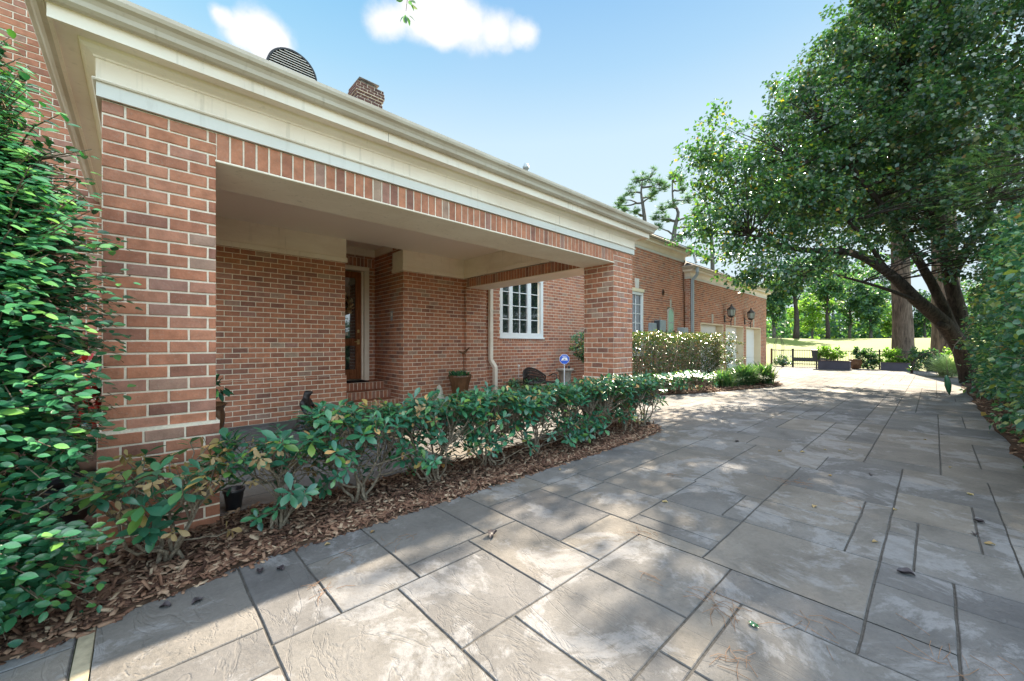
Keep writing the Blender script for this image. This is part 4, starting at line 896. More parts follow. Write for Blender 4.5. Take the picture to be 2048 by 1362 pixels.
for c in np.concatenate([C1[::3], C2[::5]]):
    c = Vector(c); s0 = min(nodes, key=lambda p: (p-c).length+max(0, p.z-c.z)); pl = wig(s0, c, 5, .08)
    st.tube(pl, [.022, .018, .014, .01, .007, .004], 4, cap=False)
st.build('trunk', 'bark', root)
# feathery yew leaning in over the hedge
root = empty('yew_tree', 'feathery olive green yew above the hedge at the right edge', 'tree', (7.5, -2.3, 0)); st = MB(); st.tube(wig((7.5, -2.3, 0), (7.6, -1.9, 3.4), 6, .04), [.09, .08, .07, .06, .05, .04, .03], 8)
yl = [(tuple(at(1990, 370, 7.2)), (.8, .8, .55)), (tuple(at(2060, 320, 6.5)), (.8, .8, .6)), (tuple(at(1940, 410, 8)), (.6, .6, .4))]
C, u = crown_points(yl, 150, .6); P, D, Nn = [], [], []
for c, uu in zip(C, u):
    d = Vector(uu)*.6+Vector((-.3, .3, -.15)); d.normalize(); c = Vector(c); e = c+d*.3; sd = d.cross(Vector((0, 0, 1))).normalized()
    st.tube([c-d*.05, e], [.004, .0015], 3, cap=False)
    for j in range(46): t = j/46; P.append(c.lerp(e, t)); D.append(sd*(1 if j % 2 else -1)+d*.7+Vector((0, 0, random.uniform(-.2, .3)))); Nn.append((0, 0, 1))
for c in C[::4]: st.tube(wig((7.6, -1.95, 3.3), c, 4, .05), [.02, .015, .011, .008, .005], 4)
st.build('trunk', 'bark', root); leaves('foliage', np.array([tuple(p) for p in P]), np.array([tuple(p) for p in D]), np.array(Nn, float), np.full(len(P), .055), NEEDLE, 'grassleaf', root, 2.6)
# hanging leaf on a thread of vine
root = empty('hanging_leaf', 'single large folded green leaf hanging point down over the drive beside the hedge', 'leaf', tuple(at(1895, 790, 7.0)))
m = MB(); m.tube(smooth([at(1950, 640, 7.2), at(1912, 690, 7.1), at(1894, 722, 7.0), at(1896, 752, 7.0)], 3), .004, 4); m.build('stalk', 'twig', root)
m = MB(); a, b_ = at(1893, 750, 7.0), at(1899, 790, 7.0)
m.tube([a, a.lerp(b_, .2), a.lerp(b_, .5), a.lerp(b_, .8), b_], [.012, .036, .046, .03, .003], 6); m.build('blade', 'glossleaf', root)
# ------------------------------------------------------------------ trees by the fence and beyond the field
def trunk_flared(base, top, r, n=14, flare=1.35):
    m = MB(); B = Vector(base); T_ = Vector(top); k = 14
    pts = [B.lerp(T_, (i/k)**1.3)+Vector((mn.noise(Vector((i*.3, base[0], 0)))*.12*(i/k), mn.noise(Vector((i*.3, base[1], 5)))*.12*(i/k), 0)) for i in range(k+1)]
    m.tube(pts, [r*(1+(flare-1)*math.exp(-i*.9))*(1-.35*i/k) for i in range(k+1)], n)
    for i, v in enumerate(m.v): # ridged bark
        f = 1+.05*mn.noise(Vector((v[0]*9, v[1]*9, v[2]*1.2)))
        c = B.lerp(T_, max(0, min(1, (v[2]-B.z)/(T_.z-B.z)))); m.v[i] = (c.x+(v[0]-c.x)*f, c.y+(v[1]-c.y)*f, v[2])
    return m
for (px, d, r, lb) in ((1808, 20.2, .42, 'thick brown pine trunk standing behind the fence in the gap of the leaning tree'), (1897, 21.5, .62, 'broad pine trunk behind the fence, partly covered by the leaning trunk')):
    p = at(px, 700, d); root = empty('pine_tree', lb, 'tree', (p.x, p.y, 0), 'pines at the fence')
    top = (p.x+.3, p.y+.4, 17); mb = trunk_flared((p.x, p.y, -.1), top, r)
    lb_ = [((p.x+random.uniform(-2.5, 2.5), p.y+random.uniform(-2.5, 2.5), random.uniform(13, 19)), (1.5, 1.5, .8)) for _ in range(8)]
    for l in lb_: mb.tube(wig((p.x+.2, p.y+.3, l[0][2]-1.5), l[0], 4, .06), [.12, .1, .08, .05, .03], 5)
    mb.build('trunk', 'pinebark', root); foliage('crown', lb_, 110, 26, .5, .34, NEEDLE, 'pineleaf', root, 0, .5, .5, 3)
def tree(px, d, top_y, half, label, mat='farleaf', ncl=90, per=34, tr=.28, name='field_tree', group='trees beyond the golf field', base=None, low=.25, size=.42, tmat='farbark', lean=0):
    p = at(px, 688, d); bz = land_z(p.x, p.y) if base is None else base; H = EYE+(688-top_y)/793*d-bz; w = half/793*d
    root = empty(name, label, 'tree', (p.x, p.y, bz), group)
    m = MB(); pts = wig((p.x, p.y, bz-.2), (p.x+lean, p.y, bz+H*.8), 7, .03); m.tube(pts, [tr*(1-.75*i/7) for i in range(8)], 7)
    lb_ = []
    for i in range(9):
        z = bz+H*(low+(1-low)*(i+.5)/9); f = math.sin(math.pi*min(1, (.25+.75*(1-(i+.5)/9)))**.8); a = i*2.4
        lb_.append(((p.x+w*.5*f*math.cos(a), p.y+w*.5*f*math.sin(a), z), (w*.55*f+.3, w*.55*f+.3, H*.12+.3)))
    for l in lb_: m.tube(wig(pts[min(7, max(1, int(7*(l[0][2]-bz)/H)))], l[0], 4, .1), [tr*.35, tr*.28, tr*.2, tr*.12, tr*.05], 5)
    m.build('trunk', tmat, root); foliage('crown', lb_, ncl, per, w*.14+.35, size, MID, mat, root, .1, .5, .4, 1.3, .7); return root
tree(1548, 62, 560, 34, 'dark dense evergreen just right of the garage corner, beyond the field', ncl=150)
tree(1592, 60, 520, 40, 'tall pine with straight bare trunk near the garage corner, beyond the field', 'farleaf', 70, 30, .45, low=.45, tmat='bark')
tree(1625, 70, 600, 42, 'bright green bushy tree between two dark trunks across the field', 'farbright', 90, 34, .2, low=.08)
tree(1655, 66, 545, 36, 'slim dark trunked tree left of the round crowned pair across the field', ncl=80, tr=.35, low=.4, tmat='bark')
tree(1700, 72, 560, 42, 'round crowned blue green tree at the middle of the far side', ncl=120, low=.2)
tree(1742, 68, 585, 34, 'round crowned tree with pale forked trunk left of the thick pine trunk', ncl=110, low=.25)
tree(1778, 75, 612, 26, 'small yellow green tree touching the thick pine trunk on its left', 'farbright', 70, 34, .2, low=.05)
tree(1850, 80, 590, 48, 'hazy blue green tree seen between the two pine trunks', ncl=120, low=.05)
tree(1925, 80, 570, 60, 'hazy tree behind the leaning trunk and the hedge', ncl=120, low=.05)
tree(1770, 95, 520, 55, 'tall far tree rising behind the yellow green one', ncl=110, low=.2, size=.6)
tree(1665, 98, 500, 60, 'tallest far tree behind the slim dark trunk', ncl=120, low=.3, size=.6)
tree(1590, 100, 590, 60, 'far low tree filling the gap behind the bright bushy one', ncl=110, low=.05, size=.6)
tree(2010, 70, 560, 70, 'far tree hidden mostly by the right hedge', ncl=60, low=.1, size=.6)
# dark undergrowth at the far edge of the field
P = []
for i in range(8000):
    px = random.uniform(1380, 2150); d = random.uniform(80, 104); p = at(px, 688, d); P.append((p.x, p.y, land_z(p.x, p.y)+random.random()**1.2*(5.2+2.2*mn.noise(Vector((px*.03, 0, 0))))))
P = np.array(P); n = len(P); o = leaves('undergrowth', P, rnd_dirs(n), rnd_dirs(n)+np.array([0, 0, .6]), 1.0*(.6+.7*rng.random(n)), MID, 'farleaf', None, 1.6); tag(o, kind='stuff')
def pine_top(label, trunk, clumps, d, fork=()):
    b = at(trunk[0][0], 688, d); root = empty('pine_tree', label, 'tree', (b.x, b.y, 0), 'pines showing above the roof'); m = MB()
    tp = [Vector((b.x, b.y, 0))]+[at(x, y, d) for x, y in trunk]; tp = smooth(tp, 3); k = len(tp); m.tube(tp, [.34-.29*i/(k-1) for i in range(k)], 7)
    P, D, Nn = [], [], []
    for (x, y, r) in clumps:
        dd = d+random.uniform(-1.5, 1.5); c = at(x, y, dd); s0 = min(tp[3:], key=lambda q: (q-c).length+max(0, q.z-c.z)*1.5); m.tube(wig(s0, c, 5, .12), [.13, .11, .09, .07, .05, .03], 5)
        R_ = r/793*d
        for q in range(int(8+r*.8)):
            cc = c+Vector(tuple(rnd_dirs(1)[0]))*R_*random.uniform(.2, .95)*Vector((1, 1, .6)).length/1.5; m.tube([c, cc], [.03, .012], 3, cap=False)
            for j in range(30): dv = Vector(tuple(rnd_dirs(1)[0])); dv.z = abs(dv.z)*.6+.05; P.append(cc+dv*.05); D.append(dv); Nn.append((0, 0, 1))
    m.build('trunk', 'farbark', root); n = len(P)
    leaves('crown', np.array([tuple(p) for p in P]), np.array([tuple(p) for p in D]), np.array(Nn, float)+rnd_dirs(n)*.5, .5*(.5+.7*rng.random(n)), NEEDLE, 'pineleaf', root, 1.7)
pine_top('left one of the open crowned pines above the roof corner', [(1290, 480), (1287, 420), (1282, 385), (1285, 360)], [(1275, 362, 22), (1298, 358, 22), (1318, 368, 20), (1262, 385, 16), (1245, 400, 13), (1248, 420, 14), (1270, 425, 12), (1300, 395, 14), (1330, 375, 13), (1236, 412, 9), (1308, 388, 10)], 46)
pine_top('crooked middle pine above the wing cornice with long bare side branches', [(1344, 520), (1350, 455), (1356, 425), (1346, 400), (1345, 350)], [(1348, 352, 14), (1362, 362, 12), (1325, 420, 14), (1345, 410, 14), (1312, 435, 12), (1375, 400, 14), (1390, 430, 13), (1365, 380, 10), (1330, 440, 10), (1392, 455, 12), (1358, 480, 10), (1316, 455, 9), (1380, 500, 9), (1408, 470, 12)], 44)
pine_top('right hand pine above the wing, mostly behind the leaning tree', [(1425, 520), (1420, 440), (1412, 400)], [(1412, 395, 18), (1395, 410, 14), (1430, 420, 16), (1400, 440, 14), (1415, 520, 12), (1395, 510, 8), (1440, 450, 14)], 52)
#PART4
# ------------------------------------------------------------------ fence, gate, planters at the far end
FX = 27.3
def pickets(mb, y0, y1, z0, z1, x=FX, st=.11):
    n = int((y1-y0)/st)
    for i in range(1, n): yy = y0+(y1-y0)*i/n; mb.tube([(x, yy, z0), (x, yy, z1)], .009, 4, sm=False)
root = empty('metal_fence', 'low black metal picket fence across the end of the drive', 'fence', (FX, 2, 0))
ys_ = [3.55, 1.9, .2, -1.5, -3.2, -4.9]
for yy in ys_: m = MB(); m.box(FX-.03, FX+.03, yy-.03, yy+.03, -.02, .99, bev=.004); m.box(FX-.038, FX+.038, yy-.038, yy+.038, .9901, 1.01, bev=.004); m.build('post', 'iron', root)
for z in (.14, .90): m = MB(); m.box(FX-.018, FX+.018, -4.9, 3.55, z-.018, z+.018, bev=.004); m.build('rail', 'iron', root)
m = MB(); pickets(m, -4.9, 3.55, .05, .92); m.build('pickets', 'iron', root)
root = empty('metal_gate', 'black metal gate with a solid dark kick board between two thick posts', 'gate', (FX, 5, 0))
for yy in (3.72, 5.55, 6.6): m = MB(); m.box(FX-.045, FX+.045, yy-.045, yy+.045, -.02, 1.02, bev=.006); m.build('post', 'iron', root)
for z in (.16, .93): m = MB(); m.box(FX-.02, FX+.02, 3.77, 6.55, z-.02, z+.02, bev=.004); m.build('rail', 'iron', root)
m = MB(); m.box(FX-.025, FX-.0201, 3.78, 5.5, .30, .52, bev=.003); m.build('kick_board', 'darkbox', root)
m = MB(); pickets(m, 3.78, 6.55, .05, .93); m.build('pickets', 'iron', root)
def planter(px, w, h, label, d=None, plant=None):
    d = d or 19.0; p = at(px, 688, d); root = empty('planter_box', label, 'planter', (p.x, p.y, 0), 'dark planter boxes by the fence'); m = MB()
    m.box(p.x-.2, p.x+.2, p.y-w/2, p.y+w/2, .0, h, bev=.012); m.box(p.x-.22, p.x+.22, p.y-w/2-.02, p.y+w/2+.02, h+.0005, h+.03, bev=.008); m.build('box', 'purple', root)
    m = MB(); m.box(p.x-.19, p.x+.19, p.y-w/2+.01, p.y+w/2-.01, h+.0305, h+.045); m.build('soil', 'soil', root); return p
pa = planter(1668, 1.25, .40, 'dark rectangular planter box left of the climbing plants at the fence', 20)
pb = planter(1790, 1.0, .34, 'low dark planter box in front of the thick pine trunk', 19.2)
def bush(name, label, lobes, ncl, per, cr, size, mat, T=MID, cat='plant', group=None, droop=.1):
    c = lobes[0][0]; root = empty(name, label, cat, (c[0], c[1], 0), group); st = MB()
    o, C = foliage('foliage', lobes, ncl, per, cr, size, T, mat, root, droop, .5, .6, 1.2, .8)
    for q in C[::max(1, len(C)//14)]: st.tube(wig((c[0], c[1], 0), q, 4, .08), [.014, .011, .008, .006, .003], 4)
    st.build('stems', 'twig', root); return root
bush('potted_shrub', 'spreading green shrub growing out of the left dark planter box', [((pa.x, pa.y, .8), (.3, .6, .3)), ((pa.x, pa.y+.4, .95), (.25, .3, .2))], 50, 22, .14, .11, 'farbright', cat='shrub')
for k, (yy, w) in enumerate(((2.3, .55), (1.3, .7), (.2, .75), (-.75, .6))):
    bush('climbing_plant', ('leafy climber on the fence right behind the brown round pot', 'thick leafy climber on the fence midway between the two planter boxes', 'sunlit leafy climber on the fence left of the low planter box', 'leafy climber on the fence at the foot of the thick pine trunk')[k],
         [((FX-.25, yy, .5), (.22, w, .48)), ((FX-.2, yy+.2, .85), (.2, w*.8, .2))], 60, 24, .14, .11, 'farbright' if k % 2 else 'farleaf', cat='climber', group='climbing plants on the fence')
p = at(1711, 735, 20.3); m = MB(); m.lathe([(.12, 0), (.2, .05), (.27, .3), (.25, .46), (.28, .5), (.25, .51), (.22, .46)], (p.x, p.y, 0), 18); tag(m.build('garden_pot', 'ceramic'), 'brown round pot on the paving in front of the fence climbers', 'pot')
p = at(1633, 735, 20.6); root = empty('post_box', 'dark tapered box on a thin post beside the gate', 'box', (p.x, p.y, 0)); m = MB(); m.box(p.x-.03, p.x+.03, p.y-.03, p.y+.03, 0, .45, bev=.004); m.build('post', 'iron', root)
m = MB(); m.add([(p.x-.12, p.y-.12, .4), (p.x+.12, p.y-.12, .4), (p.x+.12, p.y+.12, .4), (p.x-.12, p.y+.12, .4), (p.x-.18, p.y-.2, .98), (p.x+.18, p.y-.2, .98), (p.x+.18, p.y+.2, .98), (p.x-.18, p.y+.2, .98), (p.x-.15, p.y-.17, .99), (p.x+.15, p.y-.17, .99), (p.x+.15, p.y+.17, .99), (p.x-.15, p.y+.17, .99)],
    [(3, 2, 1, 0), (0, 1, 5, 4), (1, 2, 6, 5), (2, 3, 7, 6), (3, 0, 4, 7), (4, 5, 9, 8), (5, 6, 10, 9), (6, 7, 11, 10), (7, 4, 8, 11), (8, 9, 10, 11)]); m.build('box', 'darkbox', root)
# obelisk trellis and white flowers by the garage corner
root = empty('garden_trellis', 'thin metal obelisk trellis by the garage corner', 'trellis', (26.95, 6.15, 0)); m = MB()
for (dx, dy) in ((-.2, -.2), (.2, -.2), (.2, .2), (-.2, .2)): m.tube([(26.95+dx, 6.15+dy, 0), (26.95+dx, 6.15+dy, 1.25), (26.95+dx*.3, 6.15+dy*.3, 1.75)], .012, 5)
m.build('uprights', 'iron', root)
for z in (.4, .9): m = MB(); m.tube([(26.75, 5.95, z), (27.15, 5.95, z), (27.15, 6.35, z), (26.75, 6.35, z), (26.75, 5.95, z)], .009, 5); m.build('ring', 'iron', root)
r_ = bush('flower_bush', 'low bush with white flowers at the foot of the garden trellis', [((26.75, 5.9, .3), (.35, .5, .28))], 36, 20, .12, .09, 'hedge2', cat='flowers')
foliage('blossom', [((26.75, 5.9, .38), (.36, .5, .28))], 22, 9, .09, .075, OVAL, 'flower_white', r_)
# bent slender sapling before the thick pine trunk
root = empty('bent_sapling', 'slender dark sapling bent to the right before the thick pine trunk', 'sapling', tuple(Vector((at(1822, 748, 17.2).x, at(1822, 748, 17.2).y, 0)))); m = MB()
pl = smooth([at(1822, 749, 17.2), at(1826, 728, 17.2), at(1838, 712, 17.2), at(1860, 705, 17.2), at(1885, 705, 17.2)], 4); m.tube(pl, [.05-.0023*i for i in range(len(pl))], 7); m.build('stem', 'bark', root)
foliage('leaves', [(tuple(at(1832, 722, 17.2)), (.2, .2, .3)), (tuple(at(1826, 738, 17.2)), (.15, .15, .2))], 26, 14, .09, .08, MID, 'treeleaf', root)
p = at(1900, 755, 15.3); strap(p.x, p.y, .85, 900, 'pale feathery grass clump at the foot of the leaning tree', 'paleplume', None, 1.0, 'grass_clump', wid=.7)
# ------------------------------------------------------------------ lanterns and boxes on the wall
def lantern(x, label):
    y = 6.69; root = empty('wall_lantern', label, 'lantern', (x, y, 2.5), 'lanterns above the garage doors')
    m = MB(); m.box(x-.05, x+.05, y-.03, y-.001, 2.28, 2.62, bev=.01); m.build('wall_plate', 'bronze', root)
    m = MB(); m.tube(smooth([(x, y-.03, 2.36), (x, y-.14, 2.30), (x, y-.28, 2.36), (x, y-.30, 2.5)], 4), .014, 6); m.tube(smooth([(x, y-.03, 2.55), (x, y-.12, 2.5), (x, y-.2, 2.42), (x, y-.28, 2.40)], 3), .009, 5); m.lathe([(.0, 2.08), (.014, 2.12), (.022, 2.2), (.014, 2.3), (.03, 2.36), (.0, 2.38)], (x, y-.28, 0), 10); m.build('bracket', 'bronze', root)
    c = (x, y-.30, 0); m = MB(); m.lathe([(.075, 2.5), (.085, 2.53), (.14, 2.56), (.145, 2.58)], c, 6, sm=False); m.lathe([(.19, 2.86), (.185, 2.88), (.11, 2.96), (.05, 3.02), (.03, 3.06), (.04, 3.08), (.012, 3.11), (.0, 3.16)], c, 6, sm=False)
    for k in range(6): a = k*math.pi/3; m.tube([(x+.14*math.cos(a), c[1]+.14*math.sin(a), 2.57), (x+.18*math.cos(a), c[1]+.18*math.sin(a), 2.87)], .009, 4, sm=False)
    m.build('cage', 'bronze', root); m = MB(); m.lathe([(.132, 2.575), (.172, 2.865)], c, 6, sm=False); m.build('glass', 'lampglass', root)
    m = MB(); m.lathe([(.02, 2.58), (.02, 2.7), (.012, 2.72), (.0, 2.75)], c, 8); m.build('candle', 'palestone', root)
lantern(19.85, 'dark six sided wall lantern between the first and second garage doors'); lantern(22.7, 'dark six sided wall lantern between the second and last garage doors')
def ubox(x0, x1, z0, z1, dp, label, mat='gray_box', name='utility_box'):
    root = empty(name, label, 'utility box', ((x0+x1)/2, 6.88, z0)); m = MB(); m.box(x0, x1, 6.88-dp, 6.885, z0, z1, bev=.012); m.build('body', mat, root)
    m = MB(); m.box(x0+.015, x1-.015, 6.88-dp-.012, 6.88-dp-.001, z0+.02, z1-.02, bev=.004); m.build('cover', mat, root)
    m = MB(); m.tube([((x0+x1)/2, 6.86, .1), ((x0+x1)/2, 6.86, z0)], .02, 6); m.build('pipe', 'gray_box', root)
ubox(13.05, 13.4, 1.35, 2.02, .12, 'smaller grey utility box left of the dark edged one on the wing wall'); ubox(13.5, 13.95, 1.3, 2.14, .2, 'pale grey utility box with dark side above the clipped hedge', 'gray_box')
m = MB(); m.box(13.46, 13.497, 6.69, 6.884, 1.32, 2.12, bev=.004); tag(m.build('side_panel', 'darkbox'), None); o = bpy.data.objects['side_panel']; rp = bpy.data.objects['utility_box.001']; o.parent = rp; o.matrix_parent_inverse = Matrix.Translation(-rp.location)
ubox(15.35, 15.8, 1.35, 1.92, .22, 'square grey utility box next to the grey downspout')
# ------------------------------------------------------------------ things in and around the porch
m = MB(); m.box(3.911, 3.917, 7.86, 7.96, 1.76, 1.98, bev=.002); root = m.build('wall_plate', 'gray_box'); tag(root, 'small grey intercom plate on the brick beside the front door', 'intercom')
m = MB(); m.box(3.907, 3.9105, 7.875, 7.945, 1.87, 1.95, bev=.001); m.build('screen', 'band', root)
m = MB(); m.box(2.95, 3.6, 8.32, 8.66, .4705, .488, bev=.005); tag(m.build('door_mat', 'mat'), 'dark door mat on the top brick step', 'mat')
P, D = [], []
for i in range(260): a = random.random()*6.283; r = .17+random.gauss(0, .03); P.append((3.17+r*math.cos(a), 8.775-random.random()*.05, 2.12+r*math.sin(a))); D.append((math.cos(a+1.0), -random.random()*.9, math.sin(a+1.0)))
root = empty('door_wreath', 'wreath of dried tan leaves hanging on the front door', 'wreath', (3.17, 8.78, 2.1))
leaves('leaves', np.array(P), np.array(D), rnd_dirs(260)+np.array([0, -1., 0]), .085*(.6+.6*rng.random(260)), OVAL, 'wreath', root, 1.2)
m = MB(); m.tube([(3.17+.17*math.cos(i*.2618), 8.776, 2.12+.17*math.sin(i*.2618)) for i in range(25)], .018, 6); m.build('ring', 'twig', root)
# statue of a seated child reading, built as one skinned body
def skinned(name, joints, edges, mat, parent=None, sub=2):
    me = bpy.data.meshes.new(name); me.from_pydata([j[0] for j in joints], edges, []); o = bpy.data.objects.new(name, me); link(o, parent)
    me.materials.append(M[mat]); md = o.modifiers.new('skin', 'SKIN')
    if not me.skin_vertices: me.skin_vertices.new()
    for i, j in enumerate(joints): me.skin_vertices[0].data[i].radius = (j[1], j[1]); me.skin_vertices[0].data[i].use_root = (i == 0)
    md.use_smooth_shade = True; s2 = o.modifiers.new('sub', 'SUBSURF'); s2.levels = sub; s2.render_levels = sub; return o
sx, sy = 1.83, 6.5
root = empty('garden_statue', 'small dark statue of a seated child with bowed head by the porch wall', 'statue', (sx, sy, 0))
f = Vector((.729, -.6845, 0)); sd = Vector((.6845, .729, 0))
def sp(a, b, z): q = Vector((sx, sy, z))+f*a+sd*b; return tuple(q)
J_ = [(sp(0, 0, .22), .085), (sp(.0, 0, .31), .075), (sp(-.01, 0, .40), .082), (sp(.005, 0, .475), .036), (sp(.02, 0, .54), .07), (sp(.03, 0, .585), .066),
      (sp(0, .105, .41), .042), (sp(.05, .11, .33), .027), (sp(.13, .05, .31), .02), (sp(0, -.105, .41), .042), (sp(.05, -.11, .33), .027), (sp(.13, -.05, .31), .02),
      (sp(.06, .06, .23), .06), (sp(.17, .07, .27), .04), (sp(.19, .06, .14), .032), (sp(.21, .06, .09), .024), (sp(.06, -.06, .23), .06), (sp(.17, -.07, .25), .04), (sp(.18, -.06, .13), .032), (sp(.21, -.06, .09), .024), (sp(.1, 0, .545), .014)]
skinned('body', J_, [(0, 1), (1, 2), (2, 3), (3, 4), (4, 5), (2, 6), (6, 7), (7, 8), (2, 9), (9, 10), (10, 11), (0, 12), (12, 13), (13, 14), (14, 15), (0, 16), (16, 17), (17, 18), (18, 19), (4, 20)], 'bronze', root)
m = MB(); m.lathe([(.17, 0), (.17, .03), (.14, .05), (.12, .16), (.10, .19), (.0, .19)], (sx, sy, 0), 16); m.build('plinth', 'bronze', root)
# urn behind the left pier
root = empty('glazed_urn', 'brown glazed urn on a black stand just behind the left pier', 'urn', (.45, 5.0, 0)); c = (.45, 5.0, 0)
m = MB(); m.lathe([(.07, .2), (.09, .22), (.14, .32), (.185, .46), (.195, .56), (.18, .62), (.20, .66), (.215, .67), (.20, .68), (.17, .64)], c, 28); m.build('body', 'ceramic', root)
m = MB(); 
for k in range(3): a = k*2.09+.5; m.tube(smooth([(c[0]+.05*math.cos(a), c[1]+.05*math.sin(a), .22), (c[0]+.16*math.cos(a), c[1]+.16*math.sin(a), .14), (c[0]+.12*math.cos(a), c[1]+.12*math.sin(a), .06), (c[0]+.18*math.cos(a), c[1]+.18*math.sin(a), .008)], 3), .008, 5)
m.build('stand', 'iron', root); foliage('plant', [((.56, 5.0, .84), (.09, .09, .12)), ((.45, 5, .75), (.12, .12, .06))], 12, 9, .05, .09, OVAL, 'glossleaf', root)
# ribbed pot of grass by the pilaster
c = (4.96, 6.9, 0); root = empty('ribbed_pot', 'tapered ribbed brown pot of short green grass by the pilaster', 'pot', c)
m = MB(); m.lathe([(.12, .0), (.13, .02), (.15, .2), (.19, .42), (.235, .58), (.245, .62), (.225, .625), (.205, .58)], c, 64, rib=.035, ribn=16); m.build('pot', 'ceramic', root)
P = np.array([(c[0]+random.gauss(0, .09), c[1]+random.gauss(0, .09), .6) for _ in range(300)]); D = rnd_dirs(300)*.7; D[:, 2] = .8
leaves('grass', P, D, rnd_dirs(300), .11*(.5+rng.random(300)), BLADE, 'glossleaf', root, 2.5)
m = MB(); m.lathe([(.10, 0), (.12, .05), (.115, .16), (.085, .26), (.06, .36), (.04, .44), (.0, .47)], (4.35, 6.75, 0), 12)
for i, v in enumerate(m.v): q = mn.noise_vector(Vector(v)*9)*.02; m.v[i] = (v[0]+q.x, v[1]+q.y, v[2]+q.z*.5)
tag(m.build('pale_stone', 'palestone'), 'pale pointed stone standing left of the ribbed pot', 'stone')
root = empty('garden_stake', 'rusty bird shaped stake in the corner above the ribbed pot', 'garden stake', (5.28, 7.2, 0)); m = MB(); m.tube([(5.28, 7.2, 0), (5.28, 7.2, 1.05)], .008, 5); m.build('rod', 'ceramic', root)
m = MB(); m.tube([(5.16, 7.24, 1.14), (5.2, 7.22, 1.1), (5.28, 7.2, 1.07), (5.34, 7.18, 1.12), (5.36, 7.17, 1.15)], [.004, .022, .03, .018, .004], 6); m.add([(5.24, 7.2, 1.08), (5.32, 7.19, 1.08), (5.38, 7.1, 1.2), (5.25, 7.21, 1.09), (5.31, 7.2, 1.09), (5.36, 7.11, 1.21)], [(0, 1, 2), (3, 5, 4), (0, 2, 5, 3), (1, 4, 5, 2)]); m.build('bird', 'ceramic', root)
# cast iron seat: curved lattice back
cx, cy = 7.0, 6.55; root = empty('garden_bench', 'dark cast metal garden bench with a curved lattice back under the porch window', 'bench', (cx, cy, 0))
def seatpt(s, z): a = s*1.15; return Vector((cx+.42*math.sin(a), cy+.30-.28*(1-math.cos(a))*1.3, z))
m = MB(); top = [seatpt(-1+i/10, .42+.27*math.cos((-1+i/10)*1.35)) for i in range(21)]; m.tube(top, .02, 6)
for i in range(27):
    s = -.96+i*.0738; z1 = .42+.27*math.cos(s*1.35)
    for q in (-.16, .16): m.tube([seatpt(s, .36), seatpt(max(-1, min(1, s+q*.5)), (.36+z1)/2+.02), seatpt(max(-1, min(1, s+q)), .42+.27*math.cos(max(-1, min(1, s+q))*1.35))], .0095, 4, cap=False)
m.build('backrest', 'bronze', root)
m = MB(); m.tube([seatpt(-1+i/10, .36) for i in range(21)], .018, 6)
for i in range(12): y = cy-.22+i*.045; m.tube([(cx-.40, y, .36), (cx+.40, y, .36)], .008, 4)
m.tube([(cx-.41, cy-.24, .36), (cx+.41, cy-.24, .36)], .016, 6); m.build('seat', 'bronze', root)
for (dx, dy) in ((-.38, -.22), (.38, -.22), (-.3, .2), (.3, .2)): m = MB(); m.tube(smooth([(cx+dx, cy+dy, .35), (cx+dx*1.08, cy+dy*1.1, .2), (cx+dx, cy+dy, .06), (cx+dx*1.1, cy+dy*1.1, 0.03)], 3), .014, 5); m.build('leg', 'bronze', root)
for s in (-1, 1): m = MB(); m.tube(smooth([(cx+s*.40, cy+.02, .47), (cx+s*.44, cy-.1, .53), (cx+s*.42, cy-.24, .5), (cx+s*.40, cy-.24, .36)], 3), .014, 5); m.build('armrest', 'bronze', root)
# stone pedestal and sign
px_, py_ = 8.28, 6.75; m = MB(); m.lathe([(.13, 0.02), (.16, .05), (.15, .1), (.165, .52), (.20, .56), (.235, .58), (.235, .62), (.20, .625)], (px_, py_, 0), 20); root = m.build('stone_pedestal', 'stone'); tag(root, 'round stone pedestal with a wide rim behind the blue sign', 'pedestal')
m = MB(); m.lathe([(.035, 0), (.04, .03), (.03, .07), (0, .08)], (px_+.1, py_-.05, .6255), 10); tag(m.build('small_cup', 'black_pot'), 'tiny black cup on the rim of the stone pedestal', 'cup')
gx_, gy_ = 7.95, 6.5; root = empty('yard_sign', 'round blue security sign with white emblem on a white stake', 'sign', (gx_, gy_, 0))
nrm = Vector((-.6845, -.729, 0)); sdx = Vector((.729, -.6845, 0)); c0 = Vector((gx_, gy_, .89))
def disc(mb, r, n, d0, d1, cz=0, mi=0, rot=math.pi/8):
    ps = [c0+sdx*r*math.cos(2*math.pi*i/n+rot)+Vector((0, 0, r*math.sin(2*math.pi*i/n+rot)+cz)) for i in range(n)]
    mb.add([p+nrm*d0 for p in ps]+[p+nrm*d1 for p in ps], [tuple(range(n)), tuple(range(2*n-1, n-1, -1))]+[(i, (i+1) % n, n+(i+1) % n, n+i) for i in range(n)])
m = MB(); disc(m, .136, 8, 0, .006); m.build('border', 'sign_white', root); m = MB(); disc(m, .127, 8, .0065, .009); fc = m.build('face', 'sky_blue', root)
def flat(mb, pts, d=.0095, th=.002):
    q = [c0+sdx*x+Vector((0, 0, z))+nrm*d for x, z in pts]; n = len(q); mb.add(q+[p+nrm*th for p in q], [tuple(range(n)), tuple(range(2*n-1, n-1, -1))]+[(i, (i+1) % n, n+(i+1) % n, n+i) for i in range(n)])
m = MB(); flat(m, [(-.085, -.04), (-.06, .03), (-.02, .048), (.03, .044), (.065, .046), (.085, -.034), (.05, -.03), (-.05, -.03)]); m.build('emblem', 'sign_white', fc)
m = MB(); flat(m, [(-.03, -.002), (.0, .014), (.03, .002), (.02, -.008), (-.02, -.01)], .0117, .001); m.build('emblem_mark', 'darkbox', fc)
m = MB(); flat(m, [(-.06, .085), (.06, .085), (.05, .07), (-.05, .07)]); m.build('top_stripe', 'sign_white', fc)
